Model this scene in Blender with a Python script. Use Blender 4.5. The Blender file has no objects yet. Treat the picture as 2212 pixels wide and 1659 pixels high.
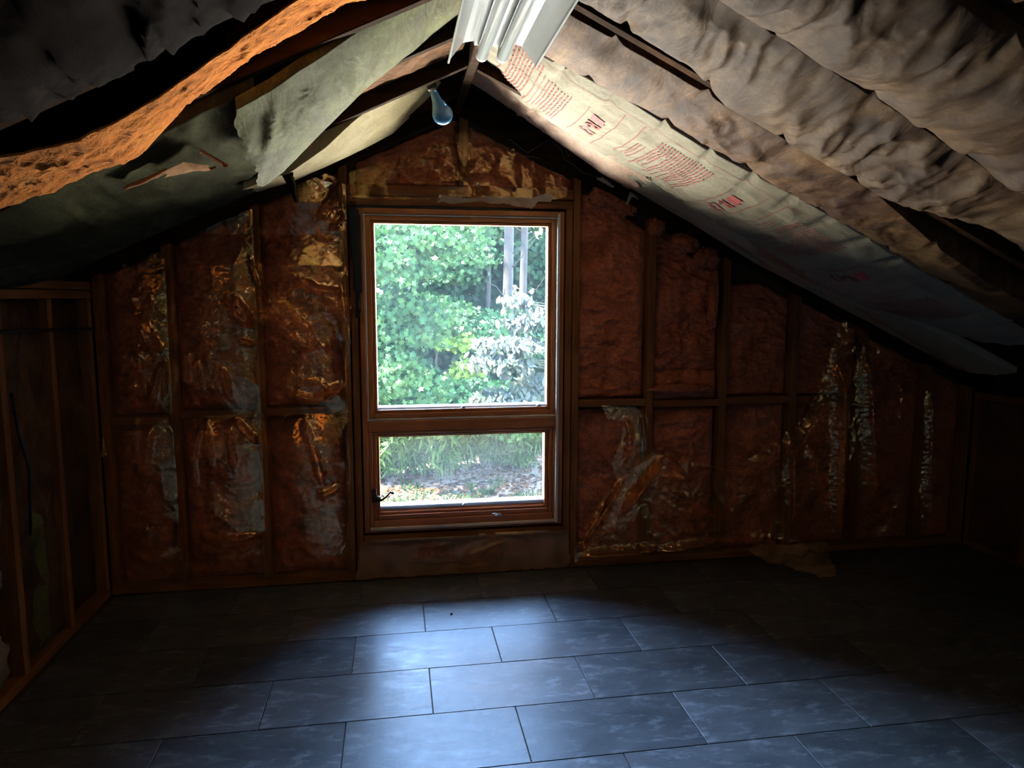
import bpy, math, random
import numpy as np
from mathutils import Vector, Matrix

random.seed(7)
RNG = np.random.default_rng(7)
scene = bpy.context.scene
COL = scene.collection

# ------------------------------------------------------------------ camera
CAM_H = 1.445                       # eye height above the attic floor
FPX = 1540.0                        # focal length in pixels of a 2212 px wide frame
YAW, PITCH, ROLL = math.radians(9.35), math.radians(6.9), math.radians(0.1)
_r = np.array([math.cos(YAW), -math.sin(YAW), 0.0])
_f = np.array([math.sin(YAW) * math.cos(PITCH), math.cos(YAW) * math.cos(PITCH), -math.sin(PITCH)])
_u = np.cross(_r, _f)
_r, _u = math.cos(ROLL) * _r + math.sin(ROLL) * _u, -math.sin(ROLL) * _r + math.cos(ROLL) * _u
cam_data = bpy.data.cameras.new('camera')
cam_data.sensor_width = 36.0
cam_data.lens = 36.0 * FPX / 2212.0
cam_data.clip_start, cam_data.clip_end = 0.05, 300.0
cam = bpy.data.objects.new('camera', cam_data)
COL.objects.link(cam)
cam.matrix_world = Matrix(((_r[0], _u[0], -_f[0], 0), (_r[1], _u[1], -_f[1], 0),
                           (_r[2], _u[2], -_f[2], CAM_H), (0, 0, 0, 1)))
scene.camera = cam

# ------------------------------------------------------------------ sky, sun, exposure
world = bpy.data.worlds.new('summer_sky')
scene.world = world
world.use_nodes = True
_wn = world.node_tree.nodes
_wn.clear()
_sky = _wn.new('ShaderNodeTexSky')
_sky.sky_type = 'NISHITA'
_sky.sun_disc = False
_sky.sun_elevation = math.radians(66)
_sky.sun_rotation = math.radians(165)
_sky.dust_density = 0.4
_sky.ozone_density = 2.5
_bg = _wn.new('ShaderNodeBackground')
_bg.inputs['Strength'].default_value = 6.2
_wo = _wn.new('ShaderNodeOutputWorld')
world.node_tree.links.new(_sky.outputs[0], _bg.inputs[0])
world.node_tree.links.new(_bg.outputs[0], _wo.inputs[0])

sun_data = bpy.data.lights.new('sun', 'SUN')
sun_data.energy = 130.0
sun_data.angle = math.radians(1.5)
sun_data.color = (1.0, 0.92, 0.78)
sun = bpy.data.objects.new('sun', sun_data)
COL.objects.link(sun)
# the sun stands high behind the house and lights the yard and the front of the wood
sun.rotation_euler = (math.radians(24), 0, math.radians(-78))
sun.location = (0, -20, 30)

portal_data = bpy.data.lights.new('window_portal', 'AREA')   # guides sky sampling, gives no light of its own
portal_data.shape = 'RECTANGLE'
portal_data.size, portal_data.size_y = 0.95, 1.60
portal_data.cycles.is_portal = True
portal = bpy.data.objects.new('window_portal', portal_data)
COL.objects.link(portal)
portal.location = (0.345, 3.80, 1.06)
portal.rotation_euler = (math.radians(-90), 0, 0)

vs = scene.view_settings
vs.view_transform = 'Standard'
vs.look = 'None'
vs.gamma = 1.0
vs.use_curve_mapping = False
vs.exposure = 1.95
scene.cycles.max_bounces = 6
scene.cycles.diffuse_bounces = 4
scene.cycles.transparent_max_bounces = 12
scene.cycles.sample_clamp_indirect = 12.0
scene.cycles.caustics_reflective = False
scene.cycles.adaptive_threshold = 0.04
scene.cycles.time_limit = 1250.0
scene.cycles.use_guiding = True
scene.cycles.use_surface_guiding = True
scene.cycles.guiding_training_samples = 32

# ------------------------------------------------------------------ measuring helpers
WALL_Y = 3.6                        # inner face of the gable studs
AX, AZ, K = 0.315, 2.335, 0.47      # ridge x, height of the rafter undersides at the ridge, pitch
CA = 1.0 / math.hypot(K, 1.0)


def _ray(px, py):
    return _f + _r * (px - 1106.0) / FPX - _u * (py - 829.5) / FPX


def on_y(px, py, y=WALL_Y):
    d = _ray(px, py)
    t = y / d[1]
    return d[0] * t, d[2] * t + CAM_H


def rake(x):
    return AZ - K * abs(x - AX)


# ------------------------------------------------------------------ noise (vectorised gradient noise)
_perm = np.arange(256)
np.random.default_rng(3).shuffle(_perm)
_perm = np.concatenate([_perm, _perm, _perm])
_grad = np.random.default_rng(5).normal(size=(256, 3))
_grad /= np.linalg.norm(_grad, axis=1)[:, None]


def noise(x, y, z=0.0):
    x, y, z = np.broadcast_arrays(np.asarray(x, float), np.asarray(y, float), np.asarray(z, float))
    xi, yi, zi = np.floor(x).astype(int), np.floor(y).astype(int), np.floor(z).astype(int)
    xf, yf, zf = x - xi, y - yi, z - zi
    fade = lambda t: t * t * t * (t * (t * 6 - 15) + 10)
    u, v, w = fade(xf), fade(yf), fade(zf)

    def g(dx, dy, dz):
        h = _perm[_perm[_perm[(xi + dx) & 255] + ((yi + dy) & 255)] + ((zi + dz) & 255)]
        gr = _grad[h]
        return gr[..., 0] * (xf - dx) + gr[..., 1] * (yf - dy) + gr[..., 2] * (zf - dz)
    a = g(0, 0, 0) * (1 - u) + g(1, 0, 0) * u
    b = g(0, 1, 0) * (1 - u) + g(1, 1, 0) * u
    c = g(0, 0, 1) * (1 - u) + g(1, 0, 1) * u
    d = g(0, 1, 1) * (1 - u) + g(1, 1, 1) * u
    return (a * (1 - v) + b * v) * (1 - w) + (c * (1 - v) + d * v) * w


def fbm(x, y, z=0.0, octv=4):
    s, a = 0.0, 1.0
    for i in range(octv):
        s = s + a * noise(x * 2 ** i + 17.3 * i, y * 2 ** i - 5.1 * i, z + 3.7 * i)
        a *= 0.5
    return s


def ridged(x, y, z=0.0, octv=3):
    s, a = 0.0, 1.0
    for i in range(octv):
        n = 1.0 - np.abs(noise(x * 2 ** i + 9.1 * i, y * 2 ** i + 4.3 * i, z + 7.7 * i)) * 2.4
        s = s + a * np.clip(n, 0, 1) ** 2
        a *= 0.5
    return s


# ------------------------------------------------------------------ materials
class NT:
    def __init__(self, name):
        self.m = bpy.data.materials.new(name)
        self.m.use_nodes = True
        self.t = self.m.node_tree
        self.t.nodes.clear()
        self.out = self.t.nodes.new('ShaderNodeOutputMaterial')
        self.tc = self.t.nodes.new('ShaderNodeTexCoord')

    def n(self, kind, **kw):
        nd = self.t.nodes.new('ShaderNode' + kind)
        for k, v in kw.items():
            if hasattr(nd, k):
                setattr(nd, k, v)
            else:
                nd.inputs[k].default_value = v
        return nd

    def l(self, a, b):
        self.t.links.new(a, b)

    def coords(self, scale=(1, 1, 1), rot=(0, 0, 0)):
        mp = self.n('Mapping')
        mp.inputs['Scale'].default_value = scale
        mp.inputs['Rotation'].default_value = rot
        self.l(self.tc.outputs['Object'], mp.inputs['Vector'])
        return mp.outputs[0]

    def noise(self, scale, detail=4, rough=0.55, stretch=(1, 1, 1), dist=0.0, rot=(0, 0, 0)):
        nd = self.n('TexNoise')
        nd.inputs['Scale'].default_value = scale
        nd.inputs['Detail'].default_value = detail
        nd.inputs['Roughness'].default_value = rough
        nd.inputs['Distortion'].default_value = dist
        self.l(self.coords(stretch, rot), nd.inputs['Vector'])
        return nd.outputs[0]

    def ramp(self, fac, stops):
        nd = self.n('ValToRGB')
        el = nd.color_ramp.elements
        while len(el) < len(stops):
            el.new(0.5)
        for e, (p, c) in zip(el, stops):
            e.position = p
            e.color = (*c, 1) if len(c) == 3 else c
        self.l(fac, nd.inputs[0])
        return nd.outputs[0]

    def mix(self, fac, a, b, mode='MIX'):
        nd = self.n('Mix', data_type='RGBA', blend_type=mode)
        for s, v in ((nd.inputs[0], fac), (nd.inputs[6], a), (nd.inputs[7], b)):
            if isinstance(v, (int, float)):
                s.default_value = v
            elif isinstance(v, tuple):
                s.default_value = (*v, 1)
            else:
                self.l(v, s)
        return nd.outputs[2]

    def bump(self, h, strength=0.3, dist=0.01):
        nd = self.n('Bump')
        nd.inputs['Strength'].default_value = strength
        nd.inputs['Distance'].default_value = dist
        self.l(h, nd.inputs['Height'])
        return nd.outputs[0]

    def principled(self, col=None, rough=0.6, bump=None, **kw):
        p = self.n('BsdfPrincipled')
        if col is not None:
            if isinstance(col, tuple):
                p.inputs['Base Color'].default_value = (*col, 1)
            else:
                self.l(col, p.inputs['Base Color'])
        if isinstance(rough, (int, float)):
            p.inputs['Roughness'].default_value = rough
        else:
            self.l(rough, p.inputs['Roughness'])
        if bump is not None:
            self.l(bump, p.inputs['Normal'])
        for k, v in kw.items():
            p.inputs[k.replace('_', ' ')].default_value = v
        self.l(p.outputs[0], self.out.inputs[0])
        return p


M = {}


def wood(name, dark, light, rough=0.6, axis='z', scale=1.0, spec=0.3):
    t = NT(name)
    st = {'z': (14, 14, 0.9), 'x': (0.9, 14, 14), 'y': (14, 0.9, 14)}[axis]
    g = t.noise(2.2 * scale, 4, 0.62, st, 0.4)
    c = t.ramp(g, [(0.32, dark), (0.68, light)])
    big = t.noise(3.0, 3, 0.5)
    c = t.mix(t.ramp(big, [(0.35, (0, 0, 0)), (0.7, (0.55, 0.55, 0.55))]), c, tuple(v * 0.45 for v in dark))
    t.principled(c, rough, t.bump(g, 0.25, 0.004), Specular_IOR_Level=spec)
    M[name] = t.m


for axn in 'xyz':
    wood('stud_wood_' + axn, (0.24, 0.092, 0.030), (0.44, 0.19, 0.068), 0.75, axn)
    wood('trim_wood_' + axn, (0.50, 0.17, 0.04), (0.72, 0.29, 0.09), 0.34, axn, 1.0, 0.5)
wood('rafter_wood', (0.026, 0.011, 0.0045), (0.085, 0.037, 0.014), 0.9, 'x', 1.0, 0.08)  # extra dark: shade of the recessed bays is put into the wood tone


def fibre(name, stops, scale=5.0, bump=0.9):
    t = NT(name)
    a = t.noise(scale, 4, 0.62, dist=0.8)
    c = t.ramp(a, stops)
    b = t.noise(55, 2, 0.7)
    c = t.mix(t.ramp(b, [(0.3, (0.35, 0.35, 0.35)), (0.6, (0, 0, 0))]), c, tuple(v * 0.5 for v in stops[0][1]))
    h = t.noise(32, 4, 0.72, dist=1.0)
    p = t.principled(c, 0.95, t.bump(h, bump, 0.012), Specular_IOR_Level=0.08)
    p.inputs['Sheen Weight'].default_value = 0.15
    M[name] = t.m


fibre('pink_fibre', [(0.28, (0.3420, 0.1196, 0.0562)), (0.45, (0.6840, 0.2184, 0.1125)), (0.60, (0.8170, 0.2808, 0.1625)), (0.8, (0.8740, 0.4368, 0.3250))])
fibre('orange_fibre', [(0.25, (0.50, 0.16, 0.025)), (0.5, (0.88, 0.27, 0.04)), (0.75, (0.95, 0.38, 0.08))], 7.0)
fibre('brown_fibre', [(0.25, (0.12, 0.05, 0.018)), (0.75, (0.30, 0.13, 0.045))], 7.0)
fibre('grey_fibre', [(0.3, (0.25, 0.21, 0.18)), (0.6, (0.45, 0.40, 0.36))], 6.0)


def paper(name, stops, scale=3.0, stretch=(1, 1, 1), rough=0.8, blot=None, fine=0.35, spec=0.25, rot=(0, 0, 0)):
    t = NT(name)
    a = t.noise(scale, 4, 0.62, stretch, 0.7, rot)
    c = t.ramp(a, stops)
    if blot:
        col, lo, hi, sc = blot
        b = t.noise(sc, 3, 0.6, dist=0.6)
        c = t.mix(t.ramp(b, [(lo, (0, 0, 0)), (hi, (1, 1, 1))]), c, col)
    g = t.noise(90, 1, 0.6, (1, 1, 1))
    c = t.mix(t.ramp(g, [(0.35, (fine, fine, fine)), (0.65, (0, 0, 0))]), c, tuple(v * 0.72 for v in stops[0][1]))
    h = t.noise(9, 4, 0.62, stretch, 0.6, rot)
    t.principled(c, rough, t.bump(h, 0.45, 0.012), Specular_IOR_Level=spec)
    M[name] = t.m


paper('cream_paper', [(0.3, (0.3159, 0.2792, 0.2003)), (0.7, (0.3733, 0.3333, 0.2484))], 2.0)
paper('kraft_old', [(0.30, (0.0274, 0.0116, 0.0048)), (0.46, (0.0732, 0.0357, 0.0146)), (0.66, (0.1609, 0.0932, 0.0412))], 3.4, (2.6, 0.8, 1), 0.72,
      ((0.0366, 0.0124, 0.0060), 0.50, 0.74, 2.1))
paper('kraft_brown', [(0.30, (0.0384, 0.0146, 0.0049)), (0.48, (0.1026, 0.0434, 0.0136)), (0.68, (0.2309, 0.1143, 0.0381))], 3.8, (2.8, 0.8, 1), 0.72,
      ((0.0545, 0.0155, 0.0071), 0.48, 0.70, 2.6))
paper('kraft_pink', [(0.28, (0.3000, 0.1615, 0.1105)), (0.5, (0.5600, 0.3610, 0.2635)), (0.72, (0.6800, 0.4940, 0.3485))], 3.0, (2.4, 1.0, 1), 0.7)
paper('kraft_green', [(0.28, (0.0600, 0.0564, 0.0163)), (0.5, (0.1302, 0.1344, 0.0447)), (0.72, (0.2102, 0.2311, 0.0833))], 3.2, (2.6, 0.8, 1), 0.75,
      ((0.0551, 0.0404, 0.0119), 0.50, 0.72, 3.0))
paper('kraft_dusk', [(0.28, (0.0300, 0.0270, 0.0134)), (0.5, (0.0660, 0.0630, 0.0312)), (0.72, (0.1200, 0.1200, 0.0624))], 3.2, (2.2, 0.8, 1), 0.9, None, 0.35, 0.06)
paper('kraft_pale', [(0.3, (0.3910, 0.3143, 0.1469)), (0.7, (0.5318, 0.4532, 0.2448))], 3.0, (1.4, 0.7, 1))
paper('kraft_dark', [(0.3, (0.0060, 0.0027, 0.0019)), (0.7, (0.0204, 0.0100, 0.0072))], 4.0, (1.8, 0.8, 1), 0.9, None, 0.35, 0.06)  # near-black tone stands in for the shade on the upper left batt
paper('kraft_orange', [(0.3, (0.32, 0.14, 0.05)), (0.7, (0.52, 0.25, 0.09))], 6.0)
paper('scrap_paper', [(0.3, (0.62, 0.50, 0.42)), (0.7, (0.80, 0.70, 0.60))], 8.0)
paper('film_backing', [(0.36, (0.2700, 0.1530, 0.0900)), (0.44, (0.3240, 0.2040, 0.1275)), (0.47, (0.4230, 0.4505, 0.3300)), (0.8, (0.5580, 0.5610, 0.4125))],
      1.9, (1.0, 3.0, 1), 0.35, None, 0.2, 0.5)


def plain(name, col, rough=0.5, metal=0.0, var=0.12, sc=12, spec=0.5, bump=0.05):
    t = NT(name)
    a = t.noise(sc, 4, 0.6)
    c = t.ramp(a, [(0.3, tuple(v * (1 - var) for v in col)), (0.7, tuple(min(1, v * (1 + var)) for v in col))])
    t.principled(c, rough, t.bump(a, bump, 0.004), Metallic=metal, Specular_IOR_Level=spec)
    M[name] = t.m


plain('white_paint', (0.74, 0.75, 0.76), 0.35)
plain('white_bead', (0.72, 0.66, 0.58), 0.4)
plain('aluminium', (0.70, 0.72, 0.74), 0.38, 0.4)
plain('enamel', (0.42, 0.44, 0.44), 0.20, 0.0, 0.04)
plain('tube_glass', (0.46, 0.49, 0.50), 0.10, 0.0, 0.03)
plain('steel', (0.55, 0.55, 0.55), 0.3, 0.9)
plain('bronze', (0.10, 0.065, 0.035), 0.35, 0.7)
plain('black_rubber', (0.012, 0.013, 0.018), 0.5)
plain('black_felt', (0.016, 0.026, 0.032), 0.55)
plain('porcelain', (0.55, 0.50, 0.42), 0.3)
plain('red_print', (0.36, 0.055, 0.05), 0.8, 0, 0.2, 40)
plain('pink_print', (0.46, 0.085, 0.085), 0.8, 0, 0.1, 40)
plain('sheathing', (0.085, 0.05, 0.03), 0.85, 0, 0.4, 6)
plain('roof_deck', (0.05, 0.032, 0.022), 0.9, 0, 0.4, 5)
plain('drywall', (0.36, 0.33, 0.29), 0.9, 0, 0.06, 4)
plain('caulk', (0.45, 0.45, 0.48), 0.5)
plain('bark_grey', (0.0036, 0.0036, 0.0033), 0.9, 0, 0.5, 9, 0.2, 0.8)
plain('bark_brown', (0.0026, 0.0022, 0.0016), 0.9, 0, 0.5, 9, 0.2, 0.8)
plain('bamboo_cane', (0.008, 0.010, 0.003), 0.5)
plain('bounce_pale', (0.76, 0.70, 0.58), 0.95, 0, 0.15, 30, 0.2, 0.5)  # very pale so the unseen yard throws sunlight onto the ceiling
plain('dark_cable', (0.01, 0.01, 0.014), 0.45)
plain('cobweb', (0.42, 0.40, 0.38), 0.9)


def tile_mat():
    t = NT('slate_tile')
    info = t.n('ObjectInfo')
    a = t.noise(3.0, 7, 0.65, (1, 2.2, 1), 0.6)
    base = t.ramp(a, [(0.3, (0.062, 0.064, 0.068)), (0.7, (0.125, 0.128, 0.135))])
    b = t.noise(9.0, 6, 0.74, (1, 2.6, 1), 0.25)
    scuff = t.ramp(b, [(0.52, (0, 0, 0)), (0.80, (0.85, 0.85, 0.85))])
    c = t.mix(scuff, base, (0.32, 0.33, 0.35))
    hs = t.n('HueSaturation')
    mm = t.n('MapRange')
    mm.inputs[3].default_value, mm.inputs[4].default_value = 0.75, 1.3
    t.l(info.outputs['Random'], mm.inputs[0])
    t.l(mm.outputs[0], hs.inputs['Value'])
    t.l(c, hs.inputs['Color'])
    r = t.ramp(b, [(0.35, (0.30, 0.30, 0.30)), (0.7, (0.46, 0.46, 0.46))])
    t.principled(hs.outputs[0], r, t.bump(t.noise(40, 3, 0.6, (1, 2, 1)), 0.12, 0.002), Specular_IOR_Level=0.13)
    M['slate_tile'] = t.m


tile_mat()


def film_mat(name, tint, opac, gloss, rough, dcol):
    """Thin polythene: mostly clear, a waxy reflection and a little milky scatter."""
    t = NT(name)
    tr = t.n('BsdfTransparent')
    tr.inputs[0].default_value = (*tint, 1)
    gl = t.n('BsdfGlossy')
    gl.inputs[0].default_value = (1.0, 0.76, 0.46, 1)
    gl.inputs['Roughness'].default_value = rough
    df = t.n('BsdfDiffuse')
    df.inputs[0].default_value = (*dcol, 1)
    tl = t.n('BsdfTranslucent')
    tl.inputs[0].default_value = (*dcol, 1)
    b = t.noise(22, 3, 0.6, dist=1.0)
    bp = t.bump(b, 0.12, 0.01)
    for nd in (gl, df, tl):
        t.l(bp, nd.inputs['Normal'])
    m1 = t.n('MixShader')
    m1.inputs[0].default_value = 0.4
    t.l(df.outputs[0], m1.inputs[1])
    t.l(tl.outputs[0], m1.inputs[2])
    m2 = t.n('MixShader')
    dn = t.noise(4.0, 2, 0.6)
    op = t.n('MapRange')
    op.inputs[1].default_value, op.inputs[2].default_value = 0.3, 0.75
    op.inputs[3].default_value, op.inputs[4].default_value = opac * 0.5, opac * 1.6
    t.l(dn, op.inputs[0])
    t.l(op.outputs[0], m2.inputs[0])
    t.l(tr.outputs[0], m2.inputs[1])
    t.l(m1.outputs[0], m2.inputs[2])
    gl.inputs[0].default_value = (gloss, gloss * 0.70, gloss * 0.34, 1)
    m3 = t.n('AddShader')
    t.l(m2.outputs[0], m3.inputs[0])
    t.l(gl.outputs[0], m3.inputs[1])
    t.l(m3.outputs[0], t.out.inputs[0])
    M[name] = t.m


film_mat('polythene', (0.86, 0.80, 0.75), 0.04, 0.40, 0.07, (0.80, 0.66, 0.50))
film_mat('polythene_thin', (0.86, 0.80, 0.74), 0.03, 0.15, 0.06, (0.80, 0.66, 0.50))
film_mat('polythene_dull', (0.9, 0.86, 0.8), 0.03, 0.04, 0.25, (0.5, 0.4, 0.3))
film_mat('polythene_milky', (0.88, 0.80, 0.70), 0.38, 0.14, 0.2, (0.88, 0.66, 0.46))
film_mat('polythene_white', (0.85, 0.85, 0.88), 0.55, 0.06, 0.25, (0.75, 0.75, 0.80))


def glass_mat(name, veil, tint=(0.97, 0.99, 0.98)):
    t = NT(name)
    tr = t.n('BsdfTransparent')
    tr.inputs[0].default_value = (*tint, 1)
    tl = t.n('BsdfTranslucent')
    tl.inputs[0].default_value = (0.9, 0.95, 0.95, 1)
    gl = t.n('BsdfGlossy')
    gl.inputs['Roughness'].default_value = 0.02
    m1 = t.n('MixShader')
    d = t.noise(2.2, 5, 0.6)
    mr = t.n('MapRange')
    mr.inputs[1].default_value, mr.inputs[2].default_value = 0.35, 0.7
    mr.inputs[3].default_value, mr.inputs[4].default_value = veil * 0.6, veil * 1.6
    t.l(d, mr.inputs[0])
    t.l(mr.outputs[0], m1.inputs[0])
    t.l(tr.outputs[0], m1.inputs[1])
    t.l(tl.outputs[0], m1.inputs[2])
    fr = t.n('Fresnel')
    fr.inputs[0].default_value = 1.45
    m2 = t.n('MixShader')
    t.l(fr.outputs[0], m2.inputs[0])
    t.l(m1.outputs[0], m2.inputs[1])
    t.l(gl.outputs[0], m2.inputs[2])
    t.l(m2.outputs[0], t.out.inputs[0])
    M[name] = t.m


glass_mat('pane_clear', 0.004)
glass_mat('pane_dusty', 0.006)


def bulb_mat():
    t = NT('blue_bulb_glass')
    p = t.principled((0.06, 0.25, 0.55), 0.12)
    p.inputs['Transmission Weight'].default_value = 0.25
    p.inputs['Coat Weight'].default_value = 0.6
    a = t.noise(30, 3)
    t.l(t.ramp(a, [(0.3, (0.13, 0.42, 0.78)), (0.7, (0.18, 0.48, 0.84))]), p.inputs['Base Color'])
    M['blue_bulb_glass'] = t.m


bulb_mat()


def leaf_mat(name, dark, light, trans=0.35, gloss=0.0):
    t = NT(name)
    oi = t.n('TexCoord')
    a = t.noise(3.5, 2, 0.7)
    c = t.ramp(a, [(0.35, dark), (0.65, light)])
    df = t.n('BsdfPrincipled')
    df.inputs['Roughness'].default_value = 0.45
    df.inputs['Specular IOR Level'].default_value = 0.03 + 0.2 * gloss
    tl = t.n('BsdfTranslucent')
    t.l(c, df.inputs['Base Color'])
    t.l(c, tl.inputs[0])
    m = t.n('MixShader')
    m.inputs[0].default_value = trans
    t.l(df.outputs[0], m.inputs[1])
    t.l(tl.outputs[0], m.inputs[2])
    t.l(m.outputs[0], t.out.inputs[0])
    M[name] = t.m


leaf_mat('maple_leaf', (0.0033, 0.0113, 0.0040), (0.0069, 0.0178, 0.0059))
leaf_mat('maple_leaf_yellow', (0.0056, 0.0144, 0.0023), (0.0113, 0.0217, 0.0036))
leaf_mat('forest_leaf', (0.0023, 0.0099, 0.0040), (0.0043, 0.0138, 0.0056))
leaf_mat('dogwood_leaf', (0.0049, 0.0084, 0.0048), (0.0112, 0.0137, 0.0098), 0.3, 0.2)
leaf_mat('bamboo_leaf', (0.0062, 0.0166, 0.0036), (0.0157, 0.0277, 0.0077))
leaf_mat('grass_blade', (0.0040, 0.0092, 0.0023), (0.0076, 0.0131, 0.0038))
leaf_mat('litter_leaf', (0.0112, 0.0053, 0.0025), (0.0266, 0.0135, 0.0066), 0.1)


def ground_mat():
    t = NT('forest_floor')
    a = t.noise(1.2, 8, 0.7)
    c = t.ramp(a, [(0.35, (0.0195, 0.0103, 0.0043)), (0.5, (0.0375, 0.0200, 0.0089)), (0.66, (0.0195, 0.0213, 0.0043))])
    t.principled(c, 0.95, t.bump(t.noise(20, 6, 0.7), 0.6, 0.05))
    M['forest_floor'] = t.m


ground_mat()


# ------------------------------------------------------------------ object helpers
def tag(o, label=None, cat=None, group=None, kind=None):
    if label:
        o['label'] = label
    if cat:
        o['category'] = cat
    if group:
        o['group'] = group
    if kind:
        o['kind'] = kind
    return o


def wloc(p):
    v = Vector((0, 0, 0))
    while p is not None:
        v = v + p.location
        p = p.parent
    return v


def empty(name, loc, label=None, cat=None, group=None):
    o = bpy.data.objects.new(name, None)
    COL.objects.link(o)
    o.empty_display_size = 0.1
    o.location = loc
    return tag(o, label, cat, group)


def obj(name, verts, faces, mat, parent=None, smooth=False, **tags):
    """One mesh object from world-space vertices; the origin is set at the foot of its bounding box."""
    v = np.asarray(verts, float).reshape(-1, 3)
    lo, hi = v.min(0), v.max(0)
    org = np.array([(lo[0] + hi[0]) / 2, (lo[1] + hi[1]) / 2, lo[2]])
    me = bpy.data.meshes.new(name)
    v = v - org
    if isinstance(faces, np.ndarray):
        n, k = faces.shape
        me.vertices.add(len(v))
        me.vertices.foreach_set('co', v.astype(np.float32).ravel())
        me.loops.add(n * k)
        me.loops.foreach_set('vertex_index', faces.astype(np.int32).ravel())
        me.polygons.add(n)
        me.polygons.foreach_set('loop_start', np.arange(0, n * k, k, dtype=np.int32))
        me.polygons.foreach_set('loop_total', np.full(n, k, np.int32))
        me.update(calc_edges=True)
        me.validate()
    else:
        me.from_pydata(v.tolist(), [], faces)
        me.update()
    if smooth:
        me.polygons.foreach_set('use_smooth', np.ones(len(me.polygons), bool))
    me.materials.append(M[mat] if isinstance(mat, str) else mat)
    o = bpy.data.objects.new(name, me)
    COL.objects.link(o)
    o.location = org
    if parent is not None:
        o.parent = parent
        o.location = Vector(org) - wloc(parent)
    return tag(o, **tags)


class MB:
    """Collects boxes, tubes and grids into one mesh."""

    def __init__(self):
        self.v, self.f = [], []

    def add(self, v, f):
        b = len(self.v)
        self.v += [tuple(p) for p in v]
        self.f += [tuple(i + b for i in q) for q in f]
        return self

    def box(self, lo, hi):
        (x0, y0, z0), (x1, y1, z1) = lo, hi
        v = [(x0, y0, z0), (x1, y0, z0), (x1, y1, z0), (x0, y1, z0), (x0, y0, z1), (x1, y0, z1), (x1, y1, z1), (x0, y1, z1)]
        return self.add(v, [(0, 3, 2, 1), (4, 5, 6, 7), (0, 1, 5, 4), (1, 2, 6, 5), (2, 3, 7, 6), (3, 0, 4, 7)])

    def prism(self, poly, d):
        """poly: list of 3D points (planar), d: extrusion vector."""
        n = len(poly)
        p = [np.array(q, float) for q in poly]
        q = [a + np.array(d, float) for a in p]
        f = [tuple(range(n))[::-1], tuple(range(n, 2 * n))]
        f += [(i, (i + 1) % n, n + (i + 1) % n, n + i) for i in range(n)]
        return self.add(p + q, f)

    def tube(self, pts, r, seg=8, cap=True):
        pts = [np.array(p, float) for p in pts]
        n = len(pts)
        rr = r if isinstance(r, (list, tuple)) else [r] * n
        v, f = [], []
        prev = None
        for i, p in enumerate(pts):
            d = pts[min(i + 1, n - 1)] - pts[max(i - 1, 0)]
            d = d / (np.linalg.norm(d) + 1e-9)
            if prev is None:
                a = np.cross(d, [0.31, 0.23, 0.92])
            else:
                a = prev - d * (prev @ d)
            a = a / (np.linalg.norm(a) + 1e-9)
            prev = a
            b = np.cross(d, a)
            for k in range(seg):
                t = 2 * math.pi * k / seg
                v.append(p + rr[i] * (a * math.cos(t) + b * math.sin(t)))
        for i in range(n - 1):
            for k in range(seg):
                f.append((i * seg + k, i * seg + (k + 1) % seg, (i + 1) * seg + (k + 1) % seg, (i + 1) * seg + k))
        if cap:
            f.append(tuple(range(seg))[::-1])
            f.append(tuple((n - 1) * seg + k for k in range(seg)))
        return self.add(v, f)

    def lathe(self, prof, org, axis, seg=24):
        axis = np.array(axis, float)
        axis /= np.linalg.norm(axis)
        a = np.cross(axis, [0.3, 0.9, 0.1])
        a /= np.linalg.norm(a)
        b = np.cross(axis, a)
        v, f = [], []
        for h, r in prof:
            for k in range(seg):
                t = 2 * math.pi * k / seg
                v.append(np.array(org) + axis * h + r * (a * math.cos(t) + b * math.sin(t)))
        for i in range(len(prof) - 1):
            for k in range(seg):
                f.append((i * seg + k, i * seg + (k + 1) % seg, (i + 1) * seg + (k + 1) % seg, (i + 1) * seg + k))
        f.append(tuple(range(seg))[::-1])
        f.append(tuple((len(prof) - 1) * seg + k for k in range(seg)))
        return self.add(v, f)

    def build(self, name, mat, parent=None, smooth=False, **tags):
        return obj(name, self.v, self.f, mat, parent, smooth, **tags)


def bevel(o, w=0.003, seg=1):
    m = o.modifiers.new('edge', 'BEVEL')
    m.width, m.segments, m.limit_method = w, seg, 'ANGLE'
    return o


def grid_faces(nu, nv):
    i = np.arange(nu - 1)[:, None] * nv + np.arange(nv - 1)[None, :]
    i = i.ravel()
    return np.stack([i, i + nv, i + nv + 1, i + 1], 1)


# ================================================================== STRUCTURE
X_L, X_R = -1.385, 3.30             # knee walls
Y_F = -2.2                          # far end of the attic behind the camera


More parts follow.
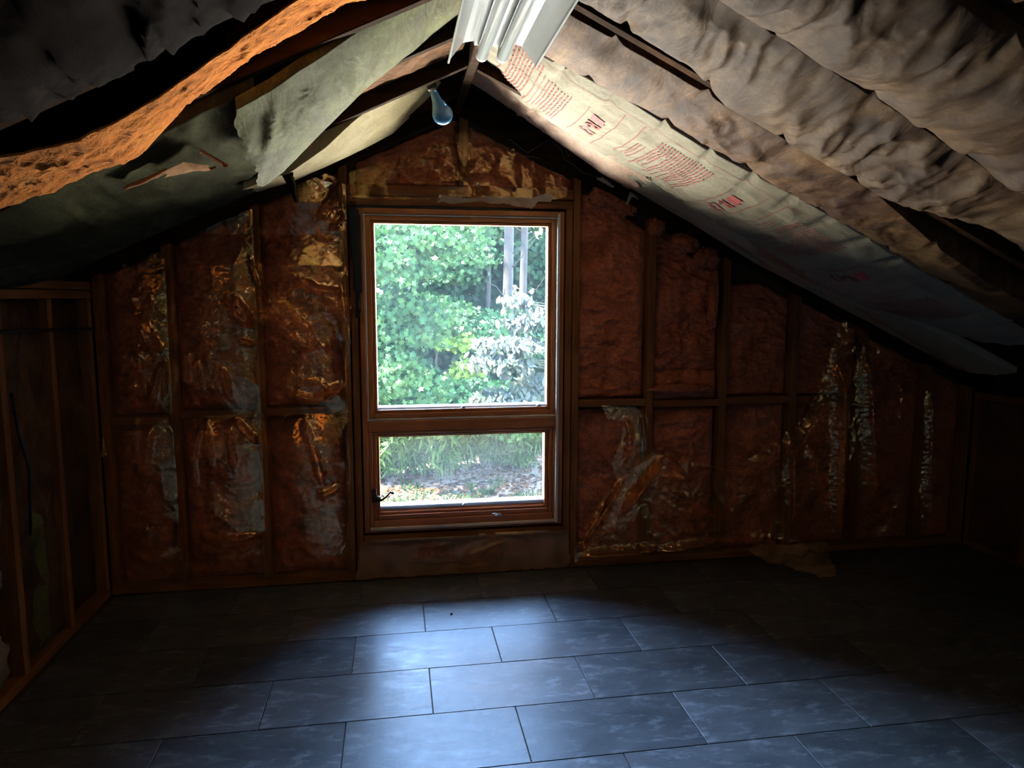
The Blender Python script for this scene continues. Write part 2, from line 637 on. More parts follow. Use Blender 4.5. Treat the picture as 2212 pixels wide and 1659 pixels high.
def build_floor():
    base = MB().box((X_L - 0.09, Y_F - 0.1, -0.24), (X_R + 0.09, 3.69, -0.006)).build('floor', 'sheathing', kind='structure')
    tl, tw, gap = 0.588, 0.3135, 0.0016
    rows = 15
    for j in range(-1, rows):
        y1 = min(3.29 - j * tw, 3.6 - 0.001)
        y0 = 3.29 - (j + 1) * tw
        if j == -1:
            y0, y1 = 3.29, 3.598
        x = (0.11 if j % 2 == 0 else 0.40) - 4 * tl
        while x < X_R:
            a, b = max(x, X_L + 0.005), min(x + tl, X_R - 0.005)
            x += tl
            if b - a < 0.03:
                continue
            c, e = 0.0009, 0.0
            zt = 0.0 + random.uniform(-0.0003, 0.0003)
            ax0, ax1, ay0, ay1 = a + gap, b - gap, y0 + gap, y1 - gap
            v = [(ax0, ay0, -0.006), (ax1, ay0, -0.006), (ax1, ay1, -0.006), (ax0, ay1, -0.006),
                 (ax0, ay0, zt - c), (ax1, ay0, zt - c), (ax1, ay1, zt - c), (ax0, ay1, zt - c),
                 (ax0 + c, ay0 + c, zt), (ax1 - c, ay0 + c, zt), (ax1 - c, ay1 - c, zt), (ax0 + c, ay1 - c, zt)]
            f = [(0, 3, 2, 1), (0, 1, 5, 4), (1, 2, 6, 5), (2, 3, 7, 6), (3, 0, 4, 7),
                 (4, 5, 9, 8), (5, 6, 10, 9), (6, 7, 11, 10), (7, 4, 8, 11), (8, 9, 10, 11)]
            obj('tile', v, f, 'slate_tile', base)


build_floor()

WX0, WX1, WZ0, WZ1 = -0.168, 0.862, 0.248, 1.878     # outside of the window frame


def build_back_wall():
    y0, y1 = 3.69, 3.71
    m = MB()
    ro = 0.0
    m.box((X_L - 0.12, y0, -0.24), (WX0 - ro, y1, rake(-0.9)))
    # left remainder under the rake, right remainder, above and below the window
    m = MB()

    def slab(xa, xb, za, fa, fb):
        m.prism([(xa, y0, za), (xb, y0, za), (xb, y0, fb), (xa, y0, fa)], (0, y1 - y0, 0))
    e = 0.16
    slab(X_L - 0.12, WX0, -0.24, rake(X_L - 0.12) + e, rake(WX0) + e)
    slab(WX0, WX1, -0.24, WZ0, WZ0)
    slab(WX0, AX, WZ1, rake(WX0) + e, AZ + e)
    slab(AX, WX1, WZ1, AZ + e, rake(WX1) + e)
    slab(WX1, X_R + 0.12, -0.24, rake(WX1) + e, rake(X_R + 0.12) + e)
    w = m.build('wall_back', 'sheathing', kind='structure')
    sy0, sy1 = 3.600, 3.688

    def stud(x, z0, z1, wd=0.038, y=sy0, mat='stud_wood_z', name='stud'):
        # top cut to the rake
        top = lambda xx: min(z1, rake(xx) - 0.004)
        b = MB().prism([(x - wd / 2, y, z0), (x + wd / 2, y, z0), (x + wd / 2, y, top(x + wd / 2)), (x - wd / 2, y, top(x - wd / 2))], (0, sy1 - y, 0))
        return bevel(b.build(name, mat, w), 0.003)
    for x in (-1.362, -1.052, -0.650, -0.236):
        stud(x, 0.04, 9)
    stud(-0.193, 0.04, WZ1 + 0.03, 0.034)
    stud(0.888, 0.04, WZ1 + 0.055, 0.036, 3.602)
    stud(0.928, 0.04, 9, 0.038)
    for x in (1.338, 1.756, 2.172, 2.590, 3.005, 3.275):
        stud(x, 0.04, 9)
    stud(0.352, WZ1 + 0.115, 9, 0.045)
    bevel(MB().box((X_L, sy0, 0.0), (X_R, sy1, 0.04)).build('bottom_plate', 'stud_wood_x', w), 0.003)
    bevel(MB().box((-0.215, sy0, WZ1 + 0.012), (0.908, sy1, WZ1 + 0.056)).build('header', 'stud_wood_x', w), 0.003)
    bevel(MB().box((-0.215, sy0 + 0.004, WZ1 + 0.060), (0.908, sy1, WZ1 + 0.112)).build('header', 'stud_wood_x', w), 0.003)
    bevel(MB().box((-0.174, sy0, WZ0 - 0.05), (0.868, sy1, WZ0 - 0.012)).build('rough_sill', 'stud_wood_x', w), 0.003)
    for xa, xb, z in ((-1.341, -1.073, 0.835), (-1.031, -0.671, 0.862), (-0.629, -0.257, 0.866),
                      (0.949, 1.317, 0.872), (1.359, 1.735, 0.862), (1.777, 2.151, 0.87), (2.193, 2.569, 0.868)):
        bevel(MB().box((xa, sy0 + 0.002, z), (xb, sy1, z + 0.038)).build('blocking', 'stud_wood_x', w), 0.003)
    return w


wall_back = build_back_wall()


def build_window():
    w = empty('window_1', ((WX0 + WX1) / 2, 3.68, WZ0))
    tag(w, kind='structure')

    def ring(x0, x1, z0, z1, t, ya, yb, name, mat='trim_wood', parent=w, ts=None):
        tl, tr, tb, tt = ts or (t, t, t, t)
        for nm, lo, hi, axn in (('_stile', (x0, ya, z0), (x0 + tl, yb, z1), 'z'), ('_stile', (x1 - tr, ya, z0), (x1, yb, z1), 'z'),
                                ('_rail', (x0 + tl, ya, z0), (x1 - tr, yb, z0 + tb), 'x'), ('_rail', (x0 + tl, ya, z1 - tt), (x1 - tr, yb, z1), 'x')):
            mt = mat + '_' + axn if mat == 'trim_wood' else mat
            bevel(MB().box(lo, hi).build(name + nm, mt, parent), 0.0025)
    # outer jamb, four boards
    ring(WX0, WX1, WZ0, WZ1, 0.026, 3.597, 3.78, 'jamb')
    # pale weatherstrip round the upper light
    ring(-0.142, 0.836, 0.828, 1.852, 0.009, 3.608, 3.66, 'weatherstrip', 'white_bead')
    # upper sash in two steps
    ring(-0.133, 0.827, 0.837, 1.843, 0.026, 3.622, 3.69, 'upper_sash', ts=(0.026, 0.026, 0.024, 0.020))
    ring(-0.107, 0.801, 0.861, 1.823, 0.015, 3.640, 3.69, 'upper_bead')
    # mullion between the lights
    bevel(MB().box((-0.142, 3.603, 0.770), (0.836, 3.78, 0.826)).build('mullion', 'trim_wood_x', w), 0.004)
    # lower sash in three steps
    ring(-0.142, 0.836, 0.274, 0.770, 0.022, 3.608, 3.69, 'lower_frame', ts=(0.022, 0.022, 0.034, 0.012))
    ring(-0.120, 0.814, 0.308, 0.758, 0.020, 3.622, 3.70, 'lower_sash', ts=(0.020, 0.020, 0.022, 0.012))
    ring(-0.100, 0.794, 0.330, 0.746, 0.012, 3.640, 3.70, 'lower_bead', ts=(0.012, 0.018, 0.012, 0.010))
    # pale exterior edges
    for z0, z1 in ((0.872, 0.886), (0.342, 0.366)):
        bevel(MB().box((-0.092, 3.672, z0), (0.786, 3.74, z1)).build('glazing_ledge', 'aluminium', w), 0.002)
    for z0, z1 in ((0.876, 1.808), (0.342, 0.736)):
        bevel(MB().box((0.783, 3.670, z0), (0.788, 3.684, z1)).build('glazing_edge', 'white_paint', w), 0.002)
        bevel(MB().box((-0.098, 3.670, z0), (-0.089, 3.72, z1)).build('glazing_edge', 'aluminium', w), 0.002)
    # white caulk lines on the right-hand reveal and along the foot
    bevel(MB().box((0.823, 3.578, 0.262), (0.8365, 3.621, 1.866)).build('reveal_strip', 'white_paint', w), 0.002)
    bevel(MB().box((-0.14, 3.586, 0.262), (0.826, 3.61, 0.275)).build('sill_strip', 'white_bead', w), 0.002)
    # panes
    MB().box((-0.098, 3.664, 0.870), (0.792, 3.668, 1.815)).build('pane', 'pane_clear', w)
    MB().box((-0.094, 3.664, 0.334), (0.788, 3.668, 0.740)).build('pane', 'pane_dusty', w)
    # little glazing clips on the ledges
    for x, z in ((0.345, 0.880), (0.745, 0.882), (0.35, 0.362), (0.345, 0.737)):
        MB().prism([(x - 0.014, 3.655, z - 0.004), (x + 0.014, 3.655, z - 0.004), (x + 0.002, 3.655, z + 0.008)], (0, 0.01, 0)).build('glazing_clip', 'steel', w)
    # crank operator: plate, hub and curved handle with a knob
    px, pz = on_y(808, 1075, 3.60)
    pl = bevel(MB().box((px - 0.010, 3.588, pz - 0.025), (px + 0.014, 3.604, pz + 0.045)).build('crank_plate', 'bronze', w), 0.003)
    h = MB().lathe([(0, 0.016), (0.016, 0.015), (0.024, 0.009)], (px + 0.018, 3.596, pz - 0.004), (0.25, -1, 0), 14)
    h.build('crank_hub', 'bronze', pl, True)
    pts = [(px + 0.020, 3.574, pz - 0.010), (px + 0.036, 3.566, pz - 0.006), (px + 0.055, 3.562, pz + 0.006), (px + 0.072, 3.562, pz + 0.022), (px + 0.084, 3.564, pz + 0.034)]
    MB().tube(pts, [0.0075, 0.006, 0.005, 0.0042, 0.004], 8).build('crank_handle', 'bronze', pl, True)
    MB().tube([(px + 0.084, 3.566, pz + 0.034), (px + 0.097, 3.552, pz + 0.031)], [0.0065, 0.0065], 10).build('crank_knob', 'bronze', pl, True)
    # sash lock on the lower rail
    lx, lz = on_y(1398, 1108, 3.6)
    lx = on_y(1075, 1105, 3.61)[0]
    lk = bevel(MB().box((lx - 0.02, 3.600, 0.306), (lx + 0.02, 3.622, 0.313)).build('sash_lock', 'steel', w), 0.002)
    MB().tube([(lx + 0.012, 3.602, 0.314), (lx - 0.018, 3.592, 0.322), (lx - 0.032, 3.590, 0.320)], [0.004, 0.003, 0.003], 6).build('lock_lever', 'steel', lk, True)
    # black sealing felt along the head
    MB().box((-0.205, 3.594, WZ1 + 0.001), (0.60, 3.60, WZ1 + 0.009)).build('head_seal', 'black_felt', w)
    return w


window_1 = build_window()


def build_knee_walls():
    # left
    hz = rake(X_L)
    m = MB().box((X_L - 0.14, Y_F, -0.2), (X_L - 0.09, 3.69, hz + 0.19))
    w = m.build('wall_left', 'sheathing', kind='structure')
    bevel(MB().box((X_L - 0.09, Y_F, 0.0), (X_L, 3.596, 0.036)).build('bottom_plate', 'stud_wood_y', w), 0.003)
    bevel(MB().box((X_L - 0.09, Y_F, 1.438), (X_L + 0.004, 3.596, 1.474)).build('top_plate', 'stud_wood_y', w), 0.003)
    bevel(MB().box((X_L - 0.09, Y_F, 1.478), (X_L + 0.004, 3.596, 1.514)).build('top_plate', 'stud_wood_y', w), 0.003)
    for y in (3.575, 3.19, 2.80, 2.395, 1.99, 1.58):
        bevel(MB().box((X_L - 0.088, y - 0.019, 0.036), (X_L, y + 0.019, 1.438)).build('stud', 'stud_wood_z', w), 0.003)
    # right
    hz = rake(X_R)
    w2 = MB().box((X_R + 0.09, Y_F, -0.2), (X_R + 0.14, 3.69, hz + 0.10)).build('wall_right', 'sheathing', kind='structure')
    bevel(MB().box((X_R, Y_F, 0.0), (X_R + 0.09, 3.596, 0.036)).build('bottom_plate', 'stud_wood_y', w2), 0.003)
    bevel(MB().box((X_R, Y_F, hz - 0.06), (X_R + 0.09, 3.596, hz - 0.022)).build('top_plate', 'stud_wood_y', w2), 0.003)
    for y in (3.575, 3.19, 2.80, 2.395, 1.99):
        bevel(MB().box((X_R, y - 0.019, 0.036), (X_R + 0.088, y + 0.019, hz - 0.06)).build('stud', 'stud_wood_z', w2), 0.003)
    # end wall behind the camera
    y0 = Y_F - 0.03
    MB().prism([(X_L - 0.12, y0, -0.2), (X_R + 0.12, y0, -0.2), (X_R + 0.12, y0, rake(X_R + 0.12) + 0.158), (AX, y0, AZ + 0.158), (X_L - 0.12, y0, rake(X_L - 0.12) + 0.158)], (0, -0.05, 0)).build('wall_front', 'drywall', kind='structure')


build_knee_walls()

RAF_R = (0.02, 0.705, 1.165, 1.575, 1.985, 2.395, 2.805, 3.5, 4.2, 4.9, 5.6)
RAF_L = (0.02, 0.345, 0.742, 1.152, 1.572, 1.975, 2.39, 2.80, 3.5, 4.2, 4.9, 5.6)


def build_ceiling():
    dz = 0.155
    for side, nm, end, raf in ((1, 'ceiling_right', X_R + 0.35, RAF_R), (-1, 'ceiling_left', X_L - 0.35, RAF_L)):
        zt = lambda x: rake(x) + dz
        m = MB().prism([(AX, Y_F - 0.05, AZ + dz), (end, Y_F - 0.05, zt(end)), (end, Y_F - 0.05, zt(end) + 0.03), (AX, Y_F - 0.05, AZ + dz + 0.03)], (0, 3.95 - Y_F, 0))
        c = m.build(nm, 'roof_deck', kind='structure')
        for t in raf:
            y = WALL_Y - t
            xa = AX + side * 0.020
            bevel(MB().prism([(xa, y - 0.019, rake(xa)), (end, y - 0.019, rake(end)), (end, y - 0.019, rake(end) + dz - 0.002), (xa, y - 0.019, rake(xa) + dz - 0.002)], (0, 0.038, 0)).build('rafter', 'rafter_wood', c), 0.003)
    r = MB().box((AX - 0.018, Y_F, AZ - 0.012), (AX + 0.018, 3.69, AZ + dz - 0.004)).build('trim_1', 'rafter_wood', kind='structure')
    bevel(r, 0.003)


build_ceiling()


# ================================================================== WALL INSULATION
def wall_batt(x0, x1, z0, z1, label, seed, depth=0.05, mat='pink_fibre', proud=0.0, group='fibreglass batts in the gable wall bays', lump=1.0, tops=None):
    """A soft batt pressed between two studs; the upper end follows the rake where it meets it."""
    nx, nz = max(12, int((x1 - x0) / 0.009)), max(12, int((z1 - z0) / 0.009))
    U, V = np.meshgrid(np.linspace(0, 1, nx), np.linspace(0, 1, nz), indexing='ij')
    wob = 0.006 * noise(V * (z1 - z0) * 14, seed * 3.1)
    X = x0 + (x1 - x0) * U + wob * (1 - 2 * np.abs(U - 0.5)) * 0
    top = np.minimum(z1, rake(X) - 0.012)
    if tops:
        top = np.minimum(top, np.interp(X, [x0, (x0 + x1) / 2, x1], tops))
    top = top + 0.012 * noise(X * 26, seed * 1.7)
    top = np.minimum(top, rake(X) - 0.006)
    Z = z0 + (top - z0) * V
    edge = np.minimum(np.minimum(U, 1 - U) * (x1 - x0), np.minimum(V, 1 - V) * (z1 - z0))
    rim = np.clip(edge / 0.045, 0, 1) ** 0.5
    h = rim * 0.030 + lump * rim * (0.030 * fbm(X * 6, Z * 5, seed * 2.3, 5) + 0.016 * ridged(X * 9 + 0.3 * Z, Z * 13, seed, 3) - 0.012)
    Y = 3.676 - h - proud * rim
    Y = np.clip(Y, 3.566, 3.686)
    P = np.stack([X, Y, Z], -1).reshape(-1, 3)
    F = grid_faces(nx, nz)
    # back skirt gives the batt its thickness
    ring = np.concatenate([np.arange(nx) * nz, (nx - 1) * nz + np.arange(1, nz), (np.arange(nx - 1)[::-1]) * nz + nz - 1, np.arange(1, nz - 1)[::-1]])
    B = P[ring].copy()
    B[:, 1] = 3.687
    n0 = len(P)
    k = len(ring)
    i = np.arange(k)
    S = np.stack([ring[i], ring[(i + 1) % k], n0 + (i + 1) % k, n0 + i], 1)
    return obj('wall_insulation_batt', np.vstack([P, B]), np.vstack([F, S]), mat, None, True, label=label, cat='insulation', group=group)


wall_batt(-1.341, -1.073, 0.042, 0.833, 'narrow pink fibreglass batt in the leftmost gable bay, below the blocking', 1)
wall_batt(-1.341, -1.073, 0.876, 3, 'narrow pink fibreglass batt in the leftmost gable bay, above the blocking', 2)
wall_batt(-1.031, -0.671, 0.042, 0.860, 'pink fibreglass batt behind plastic in the second bay from left, below the blocking', 3)
wall_batt(-1.031, -0.671, 0.902, 3, 'pink fibreglass batt behind plastic in the second bay from left, above the blocking', 4)
wall_batt(-0.629, -0.257, 0.042, 0.864, 'reddish fibreglass batt in the bay just left of the window, below the blocking', 5)
wall_batt(-0.629, -0.257, 0.906, 3, 'reddish fibreglass batt in the bay just left of the window, above the blocking', 6)
wall_batt(0.949, 1.317, 0.042, 0.850, 'pink fibreglass batt right of the window, below the blocking, half behind torn plastic', 7)
wall_batt(0.949, 1.317, 0.912, 3, 'tall bare pink fibreglass batt in the first bay right of the window', 8, proud=0.008, tops=(1.99, 1.93, 1.79))
wall_batt(1.359, 1.735, 0.042, 0.858, 'pink fibreglass batt in second bay right of the window, lower piece with a torn top', 9, proud=0.01, lump=1.3)
wall_batt(1.359, 1.735, 0.885, 1.06, 'short folded pink fibreglass piece stuffed across the second bay right of the window', 10, proud=0.03, lump=1.4)
wall_batt(1.359, 1.735, 1.055, 3, 'bare pink fibreglass batt with ragged top in the second bay right of the window', 11, lump=1.3)
wall_batt(1.777, 2.151, 0.042, 0.866, 'pink fibreglass batt behind hanging film in the third bay right of the window', 12)
wall_batt(1.777, 2.151, 0.912, 3, 'bare brownish pink fibreglass batt in the third bay right of the window', 13, tops=(1.52, 1.53, 1.44))
wall_batt(2.193, 2.569, 0.042, 0.864, 'dark pink fibreglass batt behind film in the fourth bay right, lower piece', 14)
wall_batt(2.193, 2.569, 0.910, 3, 'dark pink fibreglass batt behind film in the fourth bay right, upper piece', 15)
wall_batt(2.611, 2.984, 0.042, 3, 'dim pink fibreglass batt behind film in the fifth bay right of the window', 16)
wall_batt(3.026, 3.254, 0.042, 3, 'dim narrow fibreglass batt in the rightmost gable bay by the corner', 17)
wall_batt(-0.172, 0.330, WZ1 + 0.114, 3, 'brown fibreglass batt above the window, left of the centre post', 18, mat='pink_fibre')
wall_batt(0.375, 0.908, WZ1 + 0.114, 3, 'brown fibreglass batt above the window, right of the centre post', 19, mat='pink_fibre')
wall_batt(-0.172, 0.866, 0.042, WZ0 - 0.052, 'low fibreglass batt under the window sill behind milky plastic', 20)


# loose clumps of pink fibre pushed out at the rake
def clump(px, py, rx, rz, label, seed, y=3.60, ry=0.035, mat='pink_fibre'):
    x, z = on_y(px, py, y)
    n = 22
    T, Pp = np.meshgrid(np.linspace(0, math.pi, n), np.linspace(0, 2 * math.pi, n * 2, endpoint=False), indexing='ij')
    d = np.stack([np.sin(T) * np.cos(Pp), np.sin(T) * np.sin(Pp), np.cos(T)], -1)
    r = 1 + 0.55 * fbm(d[..., 0] * 1.9 + seed, d[..., 1] * 1.9, d[..., 2] * 1.9 + seed, 5) + 0.22 * ridged(d[..., 0] * 3 + seed, d[..., 2] * 3, d[..., 1] * 3)
    P = d * r[..., None] * np.array([rx, ry, rz]) + np.array([x, y, z])
    nv = n * 2
    i = np.arange(n - 1)[:, None] * nv
    j = np.arange(nv)[None, :]
    F = np.stack([(i + j), (i + (j + 1) % nv), (i + nv + (j + 1) % nv), (i + nv + j)], -1).reshape(-1, 4)
    return obj('fibreglass_clump', P.reshape(-1, 3), F, mat, None, True, label=label, cat='insulation')


clump(1310, 425, 0.075, 0.045, 'ragged pink fibreglass clump at the top of the first bay right of the window', 1.0, 3.612)
clump(1350, 440, 0.06, 0.05, 'small pink fibreglass tuft beside the dark rafter, right of the window stud', 2.0, 3.612)
clump(1418, 490, 0.035, 0.04, 'torn kraft-pink tuft on the head of the second stud right of the window', 3.3, 3.592)
clump(1480, 525, 0.07, 0.045, 'left of two puffy pink fibreglass tufts under the right rake', 4.1, 3.606)
clump(1525, 555, 0.055, 0.045, 'right of two puffy pink fibreglass tufts under the right rake', 5.2, 3.606)
clump(1540, 650, 0.022, 0.12, 'tall peeling strip of pink fibreglass beside the third stud right of the window', 6.1, 3.61)
clump(1470, 840, 0.14, 0.022, 'long fold of pink fibreglass lying along the horizontal blocking', 7.7, 3.605)


# ================================================================== CEILING INSULATION
def lerp_edge(pts, s):
    p = sorted(pts)
    ss = [q[0] for q in p]
    return np.interp(s, ss, [q[1] for q in p]), np.interp(s, ss, [q[2] for q in p])


class Ribbon:
    """A batt facing hung between two rafters: edges run down the slope, (s, t, drop) with s the distance
    from the ridge, t the distance from the gable wall and drop the sag below the rafter undersides."""

    def __init__(self, side, far, near, bulge=0.02, wr=None, seed=0.0, ns=None, nv=40, rag=(0.0, 0.0), staples=0.0, tuck=0.09):
        self.side, self.far, self.near, self.bulge, self.wr, self.seed = side, far, near, bulge, wr, seed
        self.s0, self.s1 = min(p[0] for p in far + near), max(p[0] for p in far + near)
        self.ns, self.nv, self.rag, self.staples, self.tuck = ns or max(20, int((self.s1 - self.s0) / 0.012)), nv, rag, staples, tuck

    def surf(self, s, v):
        s, v = np.asarray(s, float), np.asarray(v, float)
        tf, of = lerp_edge(self.far, s)
        tn, on = lerp_edge(self.near, s)
        t = tf + (tn - tf) * v
        off = of + (on - of) * v + self.bulge * 4 * v * (1 - v)
        env = np.clip(np.minimum(v, 1 - v) * 6, 0, 1)
        if self.wr is not None:
            off = off + self.wr(s, t, v, self.seed) * (0.25 + 0.75 * env)
        if self.staples:
            per = self.staples
            k = np.round(s / per)
            for dk in (-1, 0, 1):
                sc = (k + dk) * per + 0.25 * per * np.sin((k + dk) * 12.9898 + self.seed)
                tilt = 0.35 * np.sin((k + dk) * 7.1 + self.seed * 2)
                for vv, sg in ((1 - v, 1), (v, 1)):
                    d = np.abs(s - sc - tilt * vv * 0.25)
                    off = off - 0.020 * np.exp(-(d / (0.010 + 0.05 * vv)) ** 2) * np.exp(-vv / 0.22)
        x = AX + self.side * s * CA
        z = rake(x) - off
        return np.stack([x, WALL_Y - t, z], -1)

    def normal(self, s, v):
        e = 1e-3
        a = self.surf(s + e, v) - self.surf(s - e, v)
        b = self.surf(s, v + e) - self.surf(s, v - e)
        n = np.cross(a, b)
        n = n / (np.linalg.norm(n, axis=-1, keepdims=True) + 1e-12)
        flip = np.where(n[..., 2:3] > 0, -1.0, 1.0)
        return n * flip

    def build(self, name, mat, label, cat='insulation', group=None, parent=None):
        S, V = np.meshgrid(np.linspace(0, 1, self.ns), np.linspace(0, 1, self.nv), indexing='ij')
        r0, r1 = self.rag
        a = self.s0 + r0 * (noise(V * 5 + self.seed, self.seed * 1.3) + 0.5 * noise(V * 17, self.seed))
        b = self.s1 + r1 * (noise(V * 5 + self.seed, self.seed * 2.3) + 0.5 * noise(V * 17, self.seed + 4))
        SS = a + (b - a) * S
        P = self.surf(SS, V)
        if self.tuck:
            # flanges turned up into the bay on both sides
            up0 = P[:, :1].copy()
            tk = self.tuck if isinstance(self.tuck, tuple) else (self.tuck, self.tuck)
            up0[..., 2] += tk[0]
            up1 = P[:, -1:].copy()
            up1[..., 2] += tk[1]
            P = np.concatenate([up0, P, up1], 1)
        nu, nv = P.shape[:2]
        return obj(name, P.reshape(-1, 3), grid_faces(nu, nv), mat, parent, True, label=label, cat=cat, group=group)


def wr_diag(amp=0.02, fs=5.0, ft=9.0, skew=0.6, fine=0.3):
    def f(s, t, v, seed):
        # creases run mostly across the batt, bunched in patches
        q = s + skew * 0.22 * (t - 1.0) + 0.05 * noise(s * 3, t * 3, seed + 9)
        patch = np.clip(0.35 + 1.3 * noise(s * 2.1, t * 2.6, seed + 1), 0.08, 1.0)
        big = fbm(q * fs, t * ft * 0.5, seed, 2)
        cr = ridged(q * fs * 2.3, t * ft * 0.42, seed + 3, 3) - 0.55
        return amp * (0.8 * big + 0.95 * patch * cr + fine * 0.5 * noise(q * fs * 7, t * ft * 1.2, seed))
    return f


def wr_soft(amp=0.012):
    def f(s, t, v, seed):
        return amp * (fbm(s * 4, t * 7, seed, 3) + 0.35 * (ridged(s * 9, t * 6, seed, 2) - 0.5))
    return f


def wr_fluff(amp=0.03):
    def f(s, t, v, seed):
        return amp * (fbm(s * 7, t * 9, seed, 5) + 0.5 * ridged(s * 14, t * 14, seed, 4))
    return f


# --- right slope, from the gable towards the camera
r1 = Ribbon(1, [(0.02, 0.28, -0.09), (0.31, 0.28, -0.06), (0.72, 0.27, 0.0), (1.23, 0.26, 0.01), (1.61, 0.25, 0.035), (2.06, 0.25, 0.03), (2.9, 0.25, 0.03)],
            [(0.02, 0.66, -0.07), (0.24, 0.64, -0.03), (0.58, 0.64, 0.0), (1.2, 0.64, 0.02), (2.0, 0.64, 0.04), (2.9, 0.64, 0.01)], 0.01, wr_diag(0.020, 4, 7, 0.4), 2.0, nv=44, rag=(0.02, 0))
r1a = Ribbon(1, [p for p in r1.far if p[0] < 1.0] + [(0.88, 0.27, 0.003)], [p for p in r1.near if p[0] < 1.0] + [(0.88, 0.64, 0.016)], 0.012, wr_diag(0.022, 6, 8, 0.4), 2.0, nv=44, rag=(0.02, 0.12))
r1a.s1 = 0.86
r1a.build('ceiling_insulation_batt', 'kraft_pink', 'crumpled pinkish kraft paper facing nearest the gable on the right slope by the ridge', group='batts on the right slope')
r1b = Ribbon(1, [(0.80, 0.27, -0.004), (1.23, 0.26, 0.005), (1.61, 0.25, 0.030), (2.06, 0.25, 0.025), (2.9, 0.25, 0.025)],
             [(0.80, 0.64, 0.004), (1.2, 0.64, 0.02), (2.0, 0.64, 0.04), (2.9, 0.64, 0.01)], 0.012, wr_soft(0.014), 5.0, nv=36)
r1b.build('ceiling_insulation_batt', 'film_backing', 'pale greenish film-faced batt with brown stains against the right gable rake', group='batts on the right slope')

r2 = Ribbon(1, [(0.03, 0.66, -0.066), (0.08, 0.64, -0.058), (0.24, 0.60, -0.006), (0.58, 0.58, 0.016), (0.87, 0.58, 0.016), (1.07, 0.58, 0.043), (1.36, 0.58, 0.045), (1.6, 0.58, 0.057), (1.75, 0.58, 0.072), (2.01, 0.58, 0.066), (2.3, 0.64, 0.018), (2.5, 0.70, 0.0)],
            [(0.03, 1.15, -0.05), (0.23, 1.19, -0.012), (0.34, 1.21, 0.012), (0.52, 1.22, 0.014), (0.81, 1.23, 0.032), (1.27, 1.23, 0.022), (1.66, 1.23, 0.034), (2.03, 1.22, 0.042), (2.32, 1.20, 0.008), (2.5, 1.17, -0.01)],
            0.030, wr_soft(0.010), 11.0, nv=60, staples=0.165, rag=(0.01, 0.05))
batt_r13 = r2.build('ceiling_insulation_batt', 'cream_paper', 'clean cream paper-faced batt printed R-13 in red on the right slope', group='batts on the right slope')

r3 = Ribbon(1, [(0.12, 1.19, 0.012), (0.5, 1.20, 0.012), (1.0, 1.20, 0.014), (1.6, 1.20, 0.016), (2.2, 1.19, 0.020), (3.0, 1.17, 0.02)],
            [(0.12, 1.50, -0.02), (0.24, 1.49, -0.015), (0.6, 1.51, -0.005), (0.72, 1.556, 0.020), (1.0, 1.56, 0.018), (1.28, 1.56, 0.022), (1.58, 1.50, 0.050), (1.88, 1.46, 0.054), (3.0, 1.5, 0.03)],
            0.018, wr_diag(0.020, 4, 9, 0.5, 0.3), 21.0, nv=64, staples=0.33, rag=(0.02, 0))
r3.build('ceiling_insulation_batt', 'kraft_brown', 'brown mottled kraft-faced batt next to the printed cream one', group='batts on the right slope')
r4 = Ribbon(1, [(0.10, 1.60, -0.01), (0.58, 1.60, -0.006), (0.72, 1.565, 0.026), (1.0, 1.565, 0.028), (1.3, 1.57, 0.03), (1.6, 1.66, -0.02), (2.0, 1.64, 0.0), (3.0, 1.6, 0.0)],
            [(0.10, 1.985, 0.012), (0.6, 1.985, 0.014), (1.2, 1.98, 0.018), (2.0, 1.98, 0.016), (3.0, 1.98, 0.016)],
            0.026, wr_diag(0.036, 4.5, 7, 0.55, 0.4), 33.0, ns=330, nv=80, staples=0.30)
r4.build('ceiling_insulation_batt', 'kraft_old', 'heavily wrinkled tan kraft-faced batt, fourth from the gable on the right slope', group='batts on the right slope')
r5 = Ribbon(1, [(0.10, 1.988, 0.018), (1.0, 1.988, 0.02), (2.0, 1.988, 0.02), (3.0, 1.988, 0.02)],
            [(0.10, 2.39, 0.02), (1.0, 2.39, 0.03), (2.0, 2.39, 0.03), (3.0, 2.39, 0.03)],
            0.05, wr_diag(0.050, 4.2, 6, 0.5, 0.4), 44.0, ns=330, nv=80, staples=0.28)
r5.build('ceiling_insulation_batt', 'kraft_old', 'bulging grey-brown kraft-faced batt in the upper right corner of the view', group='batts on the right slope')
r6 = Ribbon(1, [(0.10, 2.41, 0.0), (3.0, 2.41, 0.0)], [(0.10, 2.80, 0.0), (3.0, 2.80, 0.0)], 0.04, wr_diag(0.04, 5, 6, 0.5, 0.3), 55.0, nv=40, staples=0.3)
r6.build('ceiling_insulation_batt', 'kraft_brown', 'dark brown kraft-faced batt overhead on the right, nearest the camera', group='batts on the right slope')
clump(2150, 45, 0.05, 0.035, 'torn orange-pink fibre showing through paper in the top right corner', 9.0, 1.42, 0.05)

